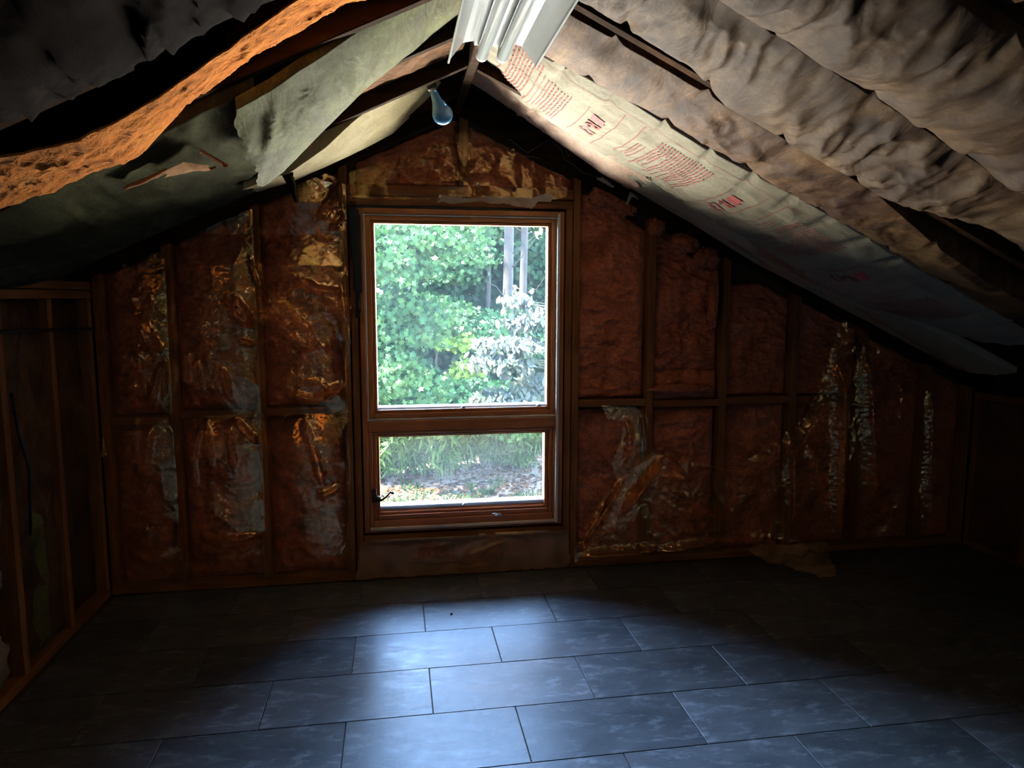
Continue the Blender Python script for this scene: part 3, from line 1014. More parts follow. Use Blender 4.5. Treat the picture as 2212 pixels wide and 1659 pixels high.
# --- left slope
l1 = Ribbon(-1, [(0.12, 0.34, -0.06), (0.34, 0.34, 0.036), (0.48, 0.34, 0.046), (0.67, 0.34, 0.05), (0.82, 0.34, 0.05), (0.95, 0.34, 0.03)],
            [(0.12, 0.725, -0.10), (0.26, 0.725, -0.066), (0.51, 0.725, 0.012), (0.62, 0.725, 0.060), (0.76, 0.725, 0.092), (0.95, 0.72, 0.08)],
            0.006, wr_soft(0.008), 61.0, nv=44, rag=(0.05, 0.04))
l1.build('ceiling_insulation_batt', 'kraft_pale', 'smooth pale yellow paper-faced batt beside the gable on the left slope', group='batts on the left slope')
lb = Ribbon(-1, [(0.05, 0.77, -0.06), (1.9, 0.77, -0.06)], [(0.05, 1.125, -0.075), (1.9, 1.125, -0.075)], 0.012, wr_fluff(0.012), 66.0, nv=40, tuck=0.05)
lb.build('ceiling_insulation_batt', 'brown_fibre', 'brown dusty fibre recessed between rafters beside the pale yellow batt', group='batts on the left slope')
l2 = Ribbon(-1, [(0.10, 1.15, -0.06), (0.19, 1.15, -0.04), (0.43, 1.15, 0.035), (0.58, 1.15, 0.105), (0.73, 1.15, 0.180), (0.80, 1.14, 0.195)],
            [(0.10, 1.56, -0.06), (0.34, 1.56, -0.03), (0.54, 1.56, 0.022), (0.73, 1.56, 0.058), (0.80, 1.555, 0.062)],
            0.024, wr_diag(0.015, 5, 7, 0.4, 0.3), 71.0, nv=64, rag=(0.02, 0.03), tuck=0.03)
l2.s1 = 0.80
l2.build('ceiling_insulation_batt', 'kraft_green', 'sagging grey-green paper-faced batt torn off at its lower end, left slope', group='batts on the left slope')
ll = Ribbon(-1, [(0.74, 0.33, 0.03), (1.2, 0.33, 0.016), (1.62, 0.33, 0.014), (2.1, 0.33, 0.014)],
            [(0.74, 1.55, 0.02), (1.2, 1.52, 0.04), (1.6, 1.52, 0.05), (2.1, 1.52, 0.04)], 0.035, wr_diag(0.024, 5, 6, 0.5, 0.3), 81.0, nv=70, rag=(0.06, 0))
ll.build('ceiling_insulation_batt', 'kraft_dusk', 'dusky grey-green paper facing hanging low toward the left eave', group='batts on the left slope')
lo = Ribbon(-1, [(0.22, 1.60, -0.085), (0.5, 1.60, -0.07), (0.72, 1.60, -0.05), (0.9, 1.58, -0.01), (1.05, 1.54, 0.06), (1.3, 1.55, 0.06), (1.5, 1.56, 0.05), (2.0, 1.56, 0.05)],
            [(0.22, 1.955, 0.0), (0.57, 1.92, 0.012), (0.74, 1.90, 0.045), (0.86, 1.90, 0.075), (0.97, 1.89, 0.09), (1.09, 1.89, 0.095), (1.24, 1.90, 0.07), (1.5, 1.90, 0.06), (2.0, 1.9, 0.05)],
            0.02, wr_fluff(0.017), 91.0, ns=260, nv=80, tuck=(0.09, 0.004))
lo.build('ceiling_insulation_batt', 'orange_fibre', 'bare fluffy orange fibreglass batt slumping from the left slope', group='batts on the left slope')
ld = Ribbon(-1, [(0.15, 2.00, 0.02), (0.7, 2.00, 0.03), (1.1, 2.00, 0.05), (2.0, 2.00, 0.03)],
            [(0.15, 2.37, 0.0), (1.0, 2.37, 0.03), (2.0, 2.37, 0.03)], 0.04, wr_diag(0.035, 5, 6, 0.5, 0.3), 101.0, nv=64, staples=0.3)
ld.build('ceiling_insulation_batt', 'kraft_dark', 'kraft-faced batt with shade put into its dark colour, overhead in the upper left corner', group='batts on the left slope')
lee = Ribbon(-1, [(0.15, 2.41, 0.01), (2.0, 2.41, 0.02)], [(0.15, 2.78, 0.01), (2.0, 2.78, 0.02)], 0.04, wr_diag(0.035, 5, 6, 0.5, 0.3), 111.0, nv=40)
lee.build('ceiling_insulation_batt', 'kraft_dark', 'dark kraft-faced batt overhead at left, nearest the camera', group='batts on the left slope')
for k, t0 in enumerate((2.82, 3.52, 4.22, 4.92)):  # unseen rows, added with pale facing to bounce fill light
    for sd in (1, -1):
        Ribbon(sd, [(0.1, t0 + 0.01, 0.0), (3.0 if sd > 0 else 1.95, t0 + 0.01, 0.0)], [(0.1, t0 + 0.66, 0.0), (3.0 if sd > 0 else 1.95, t0 + 0.66, 0.0)], 0.04, wr_soft(0.02), 120.0 + k, ns=60, nv=16).build(
            'ceiling_insulation_batt', 'kraft_pale', ('pale paper-faced batt behind the camera on the %s slope, ' % ('right' if sd > 0 else 'left')) + ('nearest the viewer', 'second row back', 'third row back', 'at the end wall')[k])
MB().prism([(AX - 0.80 * CA - 0.1, 3.6 - 2.06, rake(AX - 0.83) - 0.028), (AX - 1.25 * CA - 0.1, 3.6 - 2.03, rake(AX - 1.23) - 0.045),
            (AX - 1.25 * CA - 0.1, 3.6 - 1.98, rake(AX - 1.23) - 0.055), (AX - 0.80 * CA - 0.1, 3.6 - 1.99, rake(AX - 0.83) - 0.045)], (0, 0, 0.012)).build(
    'wood_strip', 'rafter_wood', label='short dark wooden strip under the upper left batt', cat='strip')


# --- printed lettering on the R-13 facing
def stamp(rib, tris_uv, mat, parent, name, lift=0.0016):
    """tris_uv: list of polygons in sheet coordinates (s, v)."""
    vs_, fs_, seen = [], [], {}
    for poly in tris_uv:
        ids = []
        for p in poly:
            key = (round(p[0], 5), round(p[1], 5))
            if key not in seen:
                seen[key] = len(vs_)
                vs_.append(p)
            ids.append(seen[key])
        if len(set(ids)) == len(ids):
            fs_.append(tuple(ids))
    a = np.array(vs_)
    P = rib.surf(a[:, 0], a[:, 1]) + rib.normal(a[:, 0], a[:, 1]) * lift
    return obj(name, P, fs_, mat, parent)


def text_polys(txt):
    cu = bpy.data.curves.new('lettering', 'FONT')
    cu.body = txt
    cu.resolution_u = 3
    cu.offset = 0.025
    o = bpy.data.objects.new('lettering', cu)
    COL.objects.link(o)
    bpy.context.view_layer.update()
    me = o.evaluated_get(bpy.context.evaluated_depsgraph_get()).to_mesh()
    polys = [[(me.vertices[i].co.x, me.vertices[i].co.y) for i in p.vertices] for p in me.polygons]
    o.evaluated_get(bpy.context.evaluated_depsgraph_get()).to_mesh_clear()
    bpy.data.objects.remove(o)
    bpy.data.curves.remove(cu)
    return polys


def r13_print():
    wv = 0.64                                  # sheet width for v in 0..1
    R13 = text_polys('R-13')
    rnd = random.Random(4)

    def cross(s, v0, v1, th=0.0028, skew=0.0):
        n = 14
        out = []
        for i in range(n):
            a, b = v0 + (v1 - v0) * i / n, v0 + (v1 - v0) * (i + 1) / n
            out.append([(s + skew * a, a), (s + skew * b, b), (s + th + skew * b, b), (s + th + skew * a, a)])
        return out

    def along(v, s0, s1, th=0.004):
        n = 10
        out = []
        for i in range(n):
            a, b = s0 + (s1 - s0) * i / n, s0 + (s1 - s0) * (i + 1) / n
            out.append([(a, v), (b, v), (b, v + th), (a, v + th)])
        return out

    def lines(s0, s1, v0, v1, pitch=0.0125):
        out = []
        s = s0
        while s < s1:
            v = v1
            while v > v0:
                w = rnd.uniform(0.02, 0.085)
                e = max(v - w, v0)
                k = max(1, int((v - e) / 0.04))
                for i in range(k):
                    a, b = v - (v - e) * i / k, v - (v - e) * (i + 1) / k
                    out.append([(s, a), (s, b), (s + 0.0045, b), (s + 0.0045, a)])
                v = e - rnd.uniform(0.008, 0.018)
                if rnd.random() < 0.04:
                    break
            s += pitch
        return out

    def label_text(s, v, size):
        # reads towards the gable wall, letters standing down the slope
        return [[(s + y * size, v - x * size / wv) for x, y in p] for p in R13]

    def house(s, v, k):
        q = lambda u, w: (s + w * k, v - u * k / wv)
        # cells of a little block with a rounded crown on its right half
        body = []
        for a in range(12):
            for b in range(12):
                u, w = (a + 0.5) / 12, (b + 0.5) / 12
                if (u < 0.42 and w < 0.85) or (u >= 0.42 and w < 1.0 - 1.6 * (u - 0.75) ** 2 and not (0.55 < w < 0.62 and u > 0.5)):
                    body.append([q(a / 12, b / 12), q((a + 1) / 12, b / 12), q((a + 1) / 12, (b + 1) / 12), q(a / 12, (b + 1) / 12)])
        return body
    thin, logo, words = [], [], []
    for s in (0.455, 1.055, 1.675):
        logo.append(house(s, 0.66, 0.058))
        words.append(label_text(s, 0.545, 0.080))
        thin += cross(s - 0.03, 0.18, 0.72)
        thin += cross(s + 0.085, 0.15, 0.86)
        b = s + 0.165
        thin += cross(b, 0.28, 0.86) + along(0.86, b, b + 0.06)
        thin += lines(b + 0.028, b + 0.05, 0.30, 0.62, 0.014)
        thin += cross(b + 0.06, 0.28, 0.62)
        thin += lines(b + 0.085, b + 0.30, 0.20, 0.80)
    thin += cross(0.10, 0.15, 0.80) + lines(0.125, 0.235, 0.12, 0.85) + cross(0.245, 0.1, 0.75) + lines(0.262, 0.36, 0.18, 0.72)
    v0 = 0.88
    for a in np.arange(0.1, 2.4, 0.1):
        thin += along(v0, a, a + 0.1, 0.0035)
    stamp(r2, thin, 'red_print', batt_r13, 'printed_lines', 0.0024)
    for wd in words:
        stamp(r2, wd, 'red_print', batt_r13, 'printed_lettering', 0.003)
    for lg in logo:
        stamp(r2, lg, 'pink_print', batt_r13, 'printed_logo', 0.0024)


r13_print()


# ================================================================== PLASTIC FILM
def seg_dist(X, Z, pts):
    d = np.full(X.shape, 9.0)
    along_ = np.zeros(X.shape)
    tot = 0.0
    L = sum(math.dist(pts[i], pts[i + 1]) for i in range(len(pts) - 1))
    for i in range(len(pts) - 1):
        (ax_, az_), (bx, bz) = pts[i], pts[i + 1]
        dx, dz = bx - ax_, bz - az_
        ll_ = dx * dx + dz * dz + 1e-12
        t = np.clip(((X - ax_) * dx + (Z - az_) * dz) / ll_, 0, 1)
        dd = np.hypot(X - ax_ - t * dx, Z - az_ - t * dz)
        m = dd < d
        along_ = np.where(m, (tot + t * math.sqrt(ll_)) / L, along_)
        d = np.minimum(d, dd)
        tot += math.sqrt(ll_)
    return d, along_


def inside(X, Z, poly):
    r = np.zeros(X.shape, bool)
    n = len(poly)
    j = n - 1
    for i in range(n):
        xi, zi = poly[i]
        xj, zj = poly[j]
        c = ((zi > Z) != (zj > Z)) & (X < (xj - xi) * (Z - zi) / (zj - zi + 1e-12) + xi)
        r ^= c
        j = i
    return r


def film(name, poly, yfun, folds, mat, label, step=0.009, amp=0.006, seed=0.0, group='polythene vapour barrier', pleats=()):
    xs, zs = [p[0] for p in poly], [p[1] for p in poly]
    x = np.arange(min(xs), max(xs) + step, step)
    z = np.arange(min(zs), max(zs) + step, step)
    X, Z = np.meshgrid(x, z, indexing='ij')
    keep = inside(X + 0.006 * noise(Z * 20, X * 20, seed), Z + 0.006 * noise(X * 20, Z * 20, seed + 5), poly)
    Y = yfun(X, Z)
    h = amp * (fbm(X * 5, Z * 3.2, seed, 3) + 0.8 * (ridged(X * 4 + 0.5 * Z, Z * 3.0, seed + 2, 4) - 0.6))
    for pts, a, w in folds:
        d, al = seg_dist(X, Z, pts)
        taper = np.clip(np.minimum(al, 1 - al) * 6, 0.15, 1)
        h = h + a * taper * np.exp(-(d / w) ** 1.5)
        h = h + a * 0.25 * taper * np.exp(-(d / (w * 2.2)) ** 2) * noise(X * 40, Z * 40, seed + 8)
        # a sharp pinched crest runs along every fold
        h = h + min(0.024, a * 0.8) * np.clip(taper * (1 + 0.8 * noise(X * 30, Z * 30, seed + 2)), 0, 1) * np.exp(-(d / 0.0075) ** 1.3)
    for kind, pts, W, sl in pleats:
        # one-sided pleats: a long soft side and a short steep flank turned right (r), left (l) or down (d)
        pts = sorted(pts, key=lambda p: p[1] if kind in 'rl' else p[0])
        u_, w_ = (Z, X) if kind in 'rl' else (X, Z)
        ku = [p[1] if kind in 'rl' else p[0] for p in pts]
        kw = [p[0] if kind in 'rl' else p[1] for p in pts]
        e = w_ - np.interp(u_, ku, kw) - 0.006 * noise(u_ * 22, seed * 3)
        if kind in 'ld':
            e = -e
        Wl = 1.5 * W * (1 + 0.5 * noise(u_ * 35, seed + 1.5))
        t_ = np.clip((u_ - ku[0]) / (ku[-1] - ku[0] + 1e-9), 0, 1)
        tp = np.sin(math.pi * t_) ** 0.6 * (u_ > ku[0]) * (u_ < ku[-1])
        prof = np.where(e > 0, np.clip(1 - e / Wl, 0, 1), np.exp(e / (3 * W)))
        h = h + 0.56 * sl * W * 1.5 * tp * prof * (1 + 0.25 * noise(X * 60, Z * 60, seed))
    Y = Y - h
    P = np.stack([X, Y, Z], -1).reshape(-1, 3)
    F = grid_faces(*X.shape)
    F = F[keep.ravel()[F].sum(1) >= 3]
    used = np.unique(F)
    remap = -np.ones(len(P), int)
    remap[used] = np.arange(len(used))
    return obj(name, P[used], remap[F], mat, None, True, label=label, cat='plastic sheet', group=group)


def wp(*pp, y=3.585):
    return [on_y(a, b, y) for a, b in pp]


# left of the window: sheet stapled over the studs
left_folds = [
    (wp((560, 620), (610, 690), (660, 745), (700, 748)), 0.030, 0.022), (wp((580, 625), (640, 680), (685, 720)), 0.024, 0.014),
    (wp((640, 600), (690, 628), (745, 632)), 0.024, 0.016), (wp((705, 640), (740, 690), (750, 740)), 0.022, 0.022),
    (wp((495, 640), (520, 680), (545, 705)), 0.026, 0.016), (wp((510, 640), (530, 670), (545, 700)), 0.018, 0.012),
    (wp((310, 690), (330, 735), (352, 757)), 0.024, 0.016), (wp((328, 640), (318, 700), (345, 745)), 0.016, 0.010),
    (wp((625, 840), (680, 858), (715, 845), (735, 825)), 0.028, 0.016), (wp((632, 800), (625, 835)), 0.02, 0.014),
    (wp((412, 755), (412, 830)), 0.014, 0.012), (wp((430, 770), (440, 850)), 0.016, 0.014), (wp((485, 790), (500, 860)), 0.012, 0.014),
    (wp((355, 780), (330, 870)), 0.014, 0.016), (wp((360, 780), (355, 860)), 0.012, 0.010), (wp((510, 905), (560, 955)), 0.02, 0.010),
    (wp((450, 910), (465, 1010)), 0.012, 0.014), (wp((330, 920), (320, 1020)), 0.012, 0.016), (wp((440, 920), (420, 1000)), 0.010, 0.012),
    (wp((500, 920), (510, 1010)), 0.010, 0.014), (wp((420, 960), (430, 1050)), 0.010, 0.012), (wp((660, 900), (700, 1040)), 0.010, 0.02),
    (wp((690, 480), (735, 400)), 0.02, 0.02), (wp((680, 510), (720, 520)), 0.018, 0.009), (wp((715, 500), (740, 460)), 0.012, 0.012),
    (wp((540, 560), (560, 620)), 0.016, 0.012), (wp((745, 590), (752, 690)), 0.02, 0.008), (wp((215, 960), (225, 990)), 0.02, 0.01),
    (wp((230, 930), (300, 935)), 0.012, 0.01), (wp((520, 735), (550, 745)), 0.022, 0.010), (wp((480, 1160), (560, 1150)), 0.010, 0.010),
    (wp((740, 1045), (690, 1065)), 0.014, 0.02)]


def left_y(X, Z):
    b = 0.0 * X
    for xa, xb, dp in ((-1.362, -1.052, 0.03), (-1.052, -0.65, 0.062), (-0.65, -0.236, 0.085)):
        u = np.clip((X - xa) / (xb - xa), 0, 1)
        b = np.maximum(b, dp * np.sin(math.pi * u) ** 0.8)
    hz = np.clip(0.25 + 1.5 * np.abs(np.sin(math.pi * np.clip((Z - 0.02) / 0.86, 0, 2.4))), 0, 1)
    return 3.592 - b * hz - 0.016 * np.clip(fbm(X * 2.0, Z * 1.4, 4.0, 2), -0.3, 1)


left_folds = [(p_, a_ * 1.6, w_ * 0.9) for p_, a_, w_ in left_folds]
tl = lambda x: rake(x) - 0.02
film('polythene_sheet', [(-1.375, 0.012), (-0.245, 0.012), (-0.232, 0.60), (-0.235, 1.10), (-0.215, 1.13), (-0.205, 1.42), (-0.225, 1.60), (-0.215, 1.98), (-0.30, tl(-0.30)), (-1.375, tl(-1.375))],
     left_y, left_folds, 'polythene', 'clear crinkled polythene sheet stapled over the wall left of the window', seed=1.0, step=0.0032, amp=0.009,
     pleats=[('r', wp((560, 622), (605, 690), (652, 722)), 0.012, 1.35), ('r', wp((585, 625), (640, 690), (690, 752)), 0.022, 1.3), ('r', wp((650, 700), (668, 722), (690, 752)), 0.020, 1.3),
             ('r', wp((700, 618), (728, 645), (742, 690)), 0.024, 1.25), ('r', wp((645, 602), (690, 628), (742, 634)), 0.010, 1.4), ('r', wp((512, 650), (528, 680), (545, 706)), 0.016, 1.35),
             ('r', wp((318, 705), (330, 735), (352, 758)), 0.014, 1.4), ('r', wp((742, 588), (750, 640), (754, 700)), 0.008, 1.4), ('r', wp((628, 800), (634, 846)), 0.012, 1.3), ('r', wp((690, 812), (722, 850)), 0.016, 1.3),
             ('r', wp((515, 905), (560, 957)), 0.010, 1.4), ('r', wp((715, 490), (738, 455)), 0.010, 1.3), ('d', wp((628, 842), (680, 858), (735, 828)), 0.014, 1.2)])

# above the window
top_folds = [
    (wp((872, 378), (880, 410), (915, 418), (945, 395)), 0.030, 0.014), (wp((875, 375), (945, 390)), 0.020, 0.009), (wp((890, 315), (915, 322), (910, 310)), 0.024, 0.010),
    (wp((940, 360), (958, 345)), 0.022, 0.010), (wp((955, 369), (975, 369)), 0.018, 0.006), (wp((973, 290), (985, 350), (1010, 385), (1060, 385), (1078, 340)), 0.014, 0.007),
    (wp((1005, 375), (1025, 350)), 0.012, 0.007), (wp((1113, 345), (1122, 400)), 0.022, 0.007), (wp((1155, 380), (1158, 395), (1172, 420)), 0.022, 0.007),
    (wp((1000, 398), (950, 402)), 0.014, 0.007), (wp((1060, 385), (1110, 410)), 0.014, 0.008), (wp((840, 400), (880, 412)), 0.02, 0.02),
    (wp((1030, 415), (1055, 412)), 0.02, 0.007), (wp((800, 410), (830, 420)), 0.016, 0.014)]
film('polythene_sheet', [(-0.20, 1.915), (0.30, 1.912), (0.34, 1.935), (0.80, 1.93), (0.865, 1.95), (0.875, 2.02), (0.60, 2.17), (0.35, 2.25), (0.10, 2.14), (-0.20, 2.04)],
     lambda X, Z: 3.574 - 0.010 * np.clip(fbm(X * 3, Z * 3, 9.0, 2), -0.2, 1), [(p_, a_ * 1.25, w_) for p_, a_, w_ in top_folds], 'polythene_thin', 'clear crumpled polythene over the small gable triangle above the window', seed=3.0, step=0.003, amp=0.0045,
     pleats=[('d', wp((872, 378), (905, 384), (947, 392)), 0.012, 1.35), ('d', wp((878, 408), (910, 420), (948, 398)), 0.020, 1.3), ('d', wp((888, 312), (904, 322), (916, 312)), 0.014, 1.35), ('d', wp((936, 364), (960, 348)), 0.012, 1.3),
             ('d', wp((955, 370), (978, 370)), 0.006, 1.4), ('d', wp((1028, 416), (1056, 413)), 0.010, 1.3), ('d', wp((845, 398), (885, 412)), 0.016, 1.2), ('d', wp((1000, 380), (1062, 388)), 0.006, 1.4), ('d', wp((1060, 388), (1112, 412)), 0.006, 1.4),
             ('d', wp((1150, 420), (1176, 424)), 0.010, 1.3)])
film('polythene_sheet', wp((942, 440), (958, 422), (1000, 428), (1050, 424), (1150, 428), (1178, 418), (1195, 425), (1188, 438), (1160, 438), (1148, 452), (1110, 447), (1085, 440), (1060, 442), (1040, 436), (1010, 438), (980, 443), (958, 438)),
     lambda X, Z: 3.566 + 0 * X, [], 'polythene_white', 'torn whitish strip of film along the window head', seed=5.0, step=0.004, amp=0.003)
# below the window
film('polythene_sheet', [(-0.22, 0.010), (0.91, 0.010), (0.90, 0.20), (0.86, 0.236), (0.70, 0.246), (0.45, 0.240), (0.10, 0.236), (-0.12, 0.236), (-0.19, 0.225)],
     lambda X, Z: 3.582 - 0.05 * np.clip((Z - 0.19) / 0.045, 0, 1) ** 1.5 - 0.014 * np.clip(fbm(X * 3, Z * 3, 2.0, 2), -0.3, 1),
     [(wp((800, 1168), (900, 1165), (1000, 1160)), 0.016, 0.010), (wp((900, 1185), (1030, 1158)), 0.012, 0.02), (wp((1000, 1200), (1110, 1160)), 0.012, 0.03), (wp((785, 1165), (900, 1158), (1060, 1148), (1200, 1142)), 0.016, 0.008)],
     'polythene_milky', 'milky polythene sheet over the wall below the window sill', seed=7.0, step=0.007)

# right of the window: loose drape hanging to the floor
right_poly = wp((1238, 1190), (1262, 1150), (1300, 1085), (1345, 1030), (1420, 978), (1470, 995), (1540, 1003), (1600, 998), (1660, 968), (1720, 915), (1768, 850), (1795, 760), (1822, 690), (1868, 712),
                (1905, 760), (2010, 800), (2085, 850), (2075, 1163), (1900, 1172), (1800, 1178), (1600, 1193), (1400, 1208), (1240, 1219), y=3.55)


def right_y(X, Z):
    sw = 3.560 - 0.030 * np.clip(fbm(X * 1.6, Z * 1.2, 6.0, 2), -0.4, 1) - 0.012 * np.sin(X * 9 + Z * 2.5)
    return np.minimum(sw, 3.586)


right_folds = [
    (wp((1425, 980), (1395, 1020), (1360, 1070), (1340, 1105)), 0.045, 0.010), (wp((1345, 1030), (1290, 1110), (1250, 1170)), 0.024, 0.012),
    (wp((1245, 1178), (1255, 1165)), 0.03, 0.010), (wp((1430, 985), (1475, 1030)), 0.014, 0.012), (wp((1420, 1020), (1480, 1030)), 0.012, 0.008),
    (wp((1500, 1000), (1620, 1010), (1720, 950), (1790, 850)), 0.024, 0.03), (wp((1440, 1060), (1560, 1120)), 0.010, 0.02), (wp((1700, 940), (1700, 1140)), 0.022, 0.02),
    (wp((1800, 760), (1810, 900), (1800, 1150)), 0.030, 0.025), (wp((1740, 960), (1780, 1120)), 0.014, 0.02), (wp((1860, 750), (1880, 1100)), 0.02, 0.03),
    (wp((1400, 1190), (1540, 1160), (1700, 1175)), 0.02, 0.02), (wp((1250, 1195), (1330, 1190), (1420, 1180)), 0.02, 0.02), (wp((2000, 830), (1990, 1150)), 0.02, 0.03)]
film('polythene_sheet', right_poly, right_y, [(p_, a_ * 1.35, w_) for p_, a_, w_ in right_folds], 'polythene', 'loose polythene drape torn down from the wall right of the window', seed=11.0, step=0.004, amp=0.010,
     pleats=[('l', wp((1424, 982), (1395, 1025), (1355, 1085)), 0.018, 1.3), ('l', wp((1330, 1050), (1290, 1112), (1255, 1160)), 0.008, 1.3), ('l', wp((1690, 880), (1694, 910)), 0.012, 1.3), ('l', wp((1815, 760), (1806, 860), (1800, 960)), 0.012, 1.2), ('d', wp((1250, 1160), (1300, 1085)), 0.008, 1.3)])
film('polythene_sheet', wp((1300, 875), (1372, 878), (1402, 905), (1398, 960), (1420, 985), (1395, 1010), (1335, 1045), (1320, 1000), (1340, 950), (1345, 910), (1310, 905), y=3.58),
     lambda X, Z: 3.578 + 0 * X, [(wp((1350, 905), (1360, 945), (1345, 1000)), 0.016, 0.012), (wp((1385, 900), (1395, 985)), 0.012, 0.010), (wp((1350, 955), (1356, 940)), 0.02, 0.006)],
     'polythene', 'small torn flap of film hanging under the blocking right of the window', seed=13.0, step=0.006, amp=0.006)


def floor_film():
    """The end of the drape lying on the tiles."""
    def fl(px, py):
        d = _ray(px, py)
        t = -CAM_H / d[2]
        return d[0] * t, d[1] * t
    poly = [fl(*p) for p in ((1610, 1195), (1700, 1180), (1780, 1185), (1805, 1248), (1770, 1252), (1745, 1240), (1690, 1232), (1640, 1222), (1612, 1210))]
    step = 0.012
    xs, ys = [p[0] for p in poly], [p[1] for p in poly]
    X, Y = np.meshgrid(np.arange(min(xs), max(xs), step), np.arange(min(ys), min(max(ys), 3.56), step), indexing='ij')
    keep = inside(X + 0.02 * noise(Y * 12, X * 12), Y + 0.02 * noise(X * 12, Y * 12, 3), poly)
    Z = 0.006 + 0.028 * np.clip(ridged(X * 4, Y * 6, 1.0, 3) - 0.3, 0, 1) + 0.06 * np.clip((Y - 3.36) / 0.2, 0, 1) ** 2
    P = np.stack([X, Y, Z], -1).reshape(-1, 3)
    F = grid_faces(*X.shape)
    F = F[keep.ravel()[F].sum(1) >= 3]
    used = np.unique(F)
    remap = -np.ones(len(P), int)
    remap[used] = np.arange(len(used))
    obj('polythene_sheet', P[used], remap[F], 'polythene_milky', None, True, label='ragged end of polythene film lying on the tiles at the right', cat='plastic sheet', group='polythene vapour barrier')


floor_film()


# right knee wall sheet and batts
def knee_sheet(x, y0, y1, z0, z1, mat, label, name, cat, seed, side, amp=0.02, group=None, base=None):
    ny, nz = max(10, int((y1 - y0) / 0.012)), max(10, int((z1 - z0) / 0.012))
    Yg, Zg = np.meshgrid(np.linspace(y0, y1, ny), np.linspace(z0, z1, nz), indexing='ij')
    e = np.minimum(np.minimum(Yg - y0, y1 - Yg), np.minimum(Zg - z0, z1 - Zg))
    rim = np.clip(e / 0.05, 0, 1) ** 0.6
    h = rim * (0.03 + amp * (fbm(Yg * 6, Zg * 3, seed, 4) + 0.6 * (ridged(Yg * 8, Zg * 3, seed, 3) - 0.5)))
    Xg = x + side * h
    P = np.stack([Xg, Yg, Zg], -1).reshape(-1, 3)
    return obj(name, P, grid_faces(ny, nz), mat, None, True, label=label, cat=cat, group=group)


kg = 'batts in the left knee wall'
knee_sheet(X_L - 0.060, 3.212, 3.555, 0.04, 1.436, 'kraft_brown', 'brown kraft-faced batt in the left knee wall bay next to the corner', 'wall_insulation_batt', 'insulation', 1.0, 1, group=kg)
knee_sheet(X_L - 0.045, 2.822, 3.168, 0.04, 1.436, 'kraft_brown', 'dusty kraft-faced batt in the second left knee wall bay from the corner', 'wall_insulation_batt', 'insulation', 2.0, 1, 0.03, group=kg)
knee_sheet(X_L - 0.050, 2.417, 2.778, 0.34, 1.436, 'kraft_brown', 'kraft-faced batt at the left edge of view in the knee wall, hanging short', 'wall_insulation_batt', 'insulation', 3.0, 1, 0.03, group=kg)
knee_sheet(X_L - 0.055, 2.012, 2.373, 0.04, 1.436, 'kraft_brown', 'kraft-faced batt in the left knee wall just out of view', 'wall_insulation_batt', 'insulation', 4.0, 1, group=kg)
knee_sheet(X_L - 0.026, 2.90, 3.03, 0.06, 0.62, 'kraft_green', 'pale torn paper strip lying against the left knee wall batt', 'torn_paper', 'paper', 6.0, 1, 0.02)
for i, (yy, zz, rr, lb) in enumerate(((2.62, 0.10, 0.085, 'lower grey fibre lump spilling from the left knee wall'), (2.66, 0.42, 0.065, 'upper grey fibre lump bulging from the left knee wall'))):
    n = 20
    T, Pp = np.meshgrid(np.linspace(0, math.pi, n), np.linspace(0, 2 * math.pi, 2 * n, endpoint=False), indexing='ij')
    d = np.stack([np.sin(T) * np.cos(Pp), np.sin(T) * np.sin(Pp), np.cos(T)], -1)
    r = 1 + 0.5 * fbm(d[..., 0] * 2 + i * 5, d[..., 1] * 2, d[..., 2] * 2, 5)
    P = d * r[..., None] * np.array([rr * 0.6, rr, rr * 1.3]) + np.array([X_L - 0.045, yy, zz + 0.05])
    nv = 2 * n
    a, b = np.arange(n - 1)[:, None] * nv, np.arange(nv)[None, :]
    F = np.stack([(a + b), (a + (b + 1) % nv), (a + nv + (b + 1) % nv), (a + nv + b)], -1).reshape(-1, 4)
    obj('fibreglass_clump', P.reshape(-1, 3), F, 'grey_fibre', None, True, label=lb, cat='insulation')
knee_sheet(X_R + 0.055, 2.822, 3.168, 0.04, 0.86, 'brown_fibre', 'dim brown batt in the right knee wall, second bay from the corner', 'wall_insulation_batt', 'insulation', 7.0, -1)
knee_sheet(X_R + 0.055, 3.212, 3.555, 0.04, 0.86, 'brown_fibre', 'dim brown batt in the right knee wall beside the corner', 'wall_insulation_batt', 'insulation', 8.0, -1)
knee_sheet(X_R - 0.004, 2.0, 3.54, 0.012, 0.90, 'polythene_dull', 'polythene sheet over the low right knee wall', 'polythene_sheet', 'plastic sheet', 9.0, -1, 0.02)


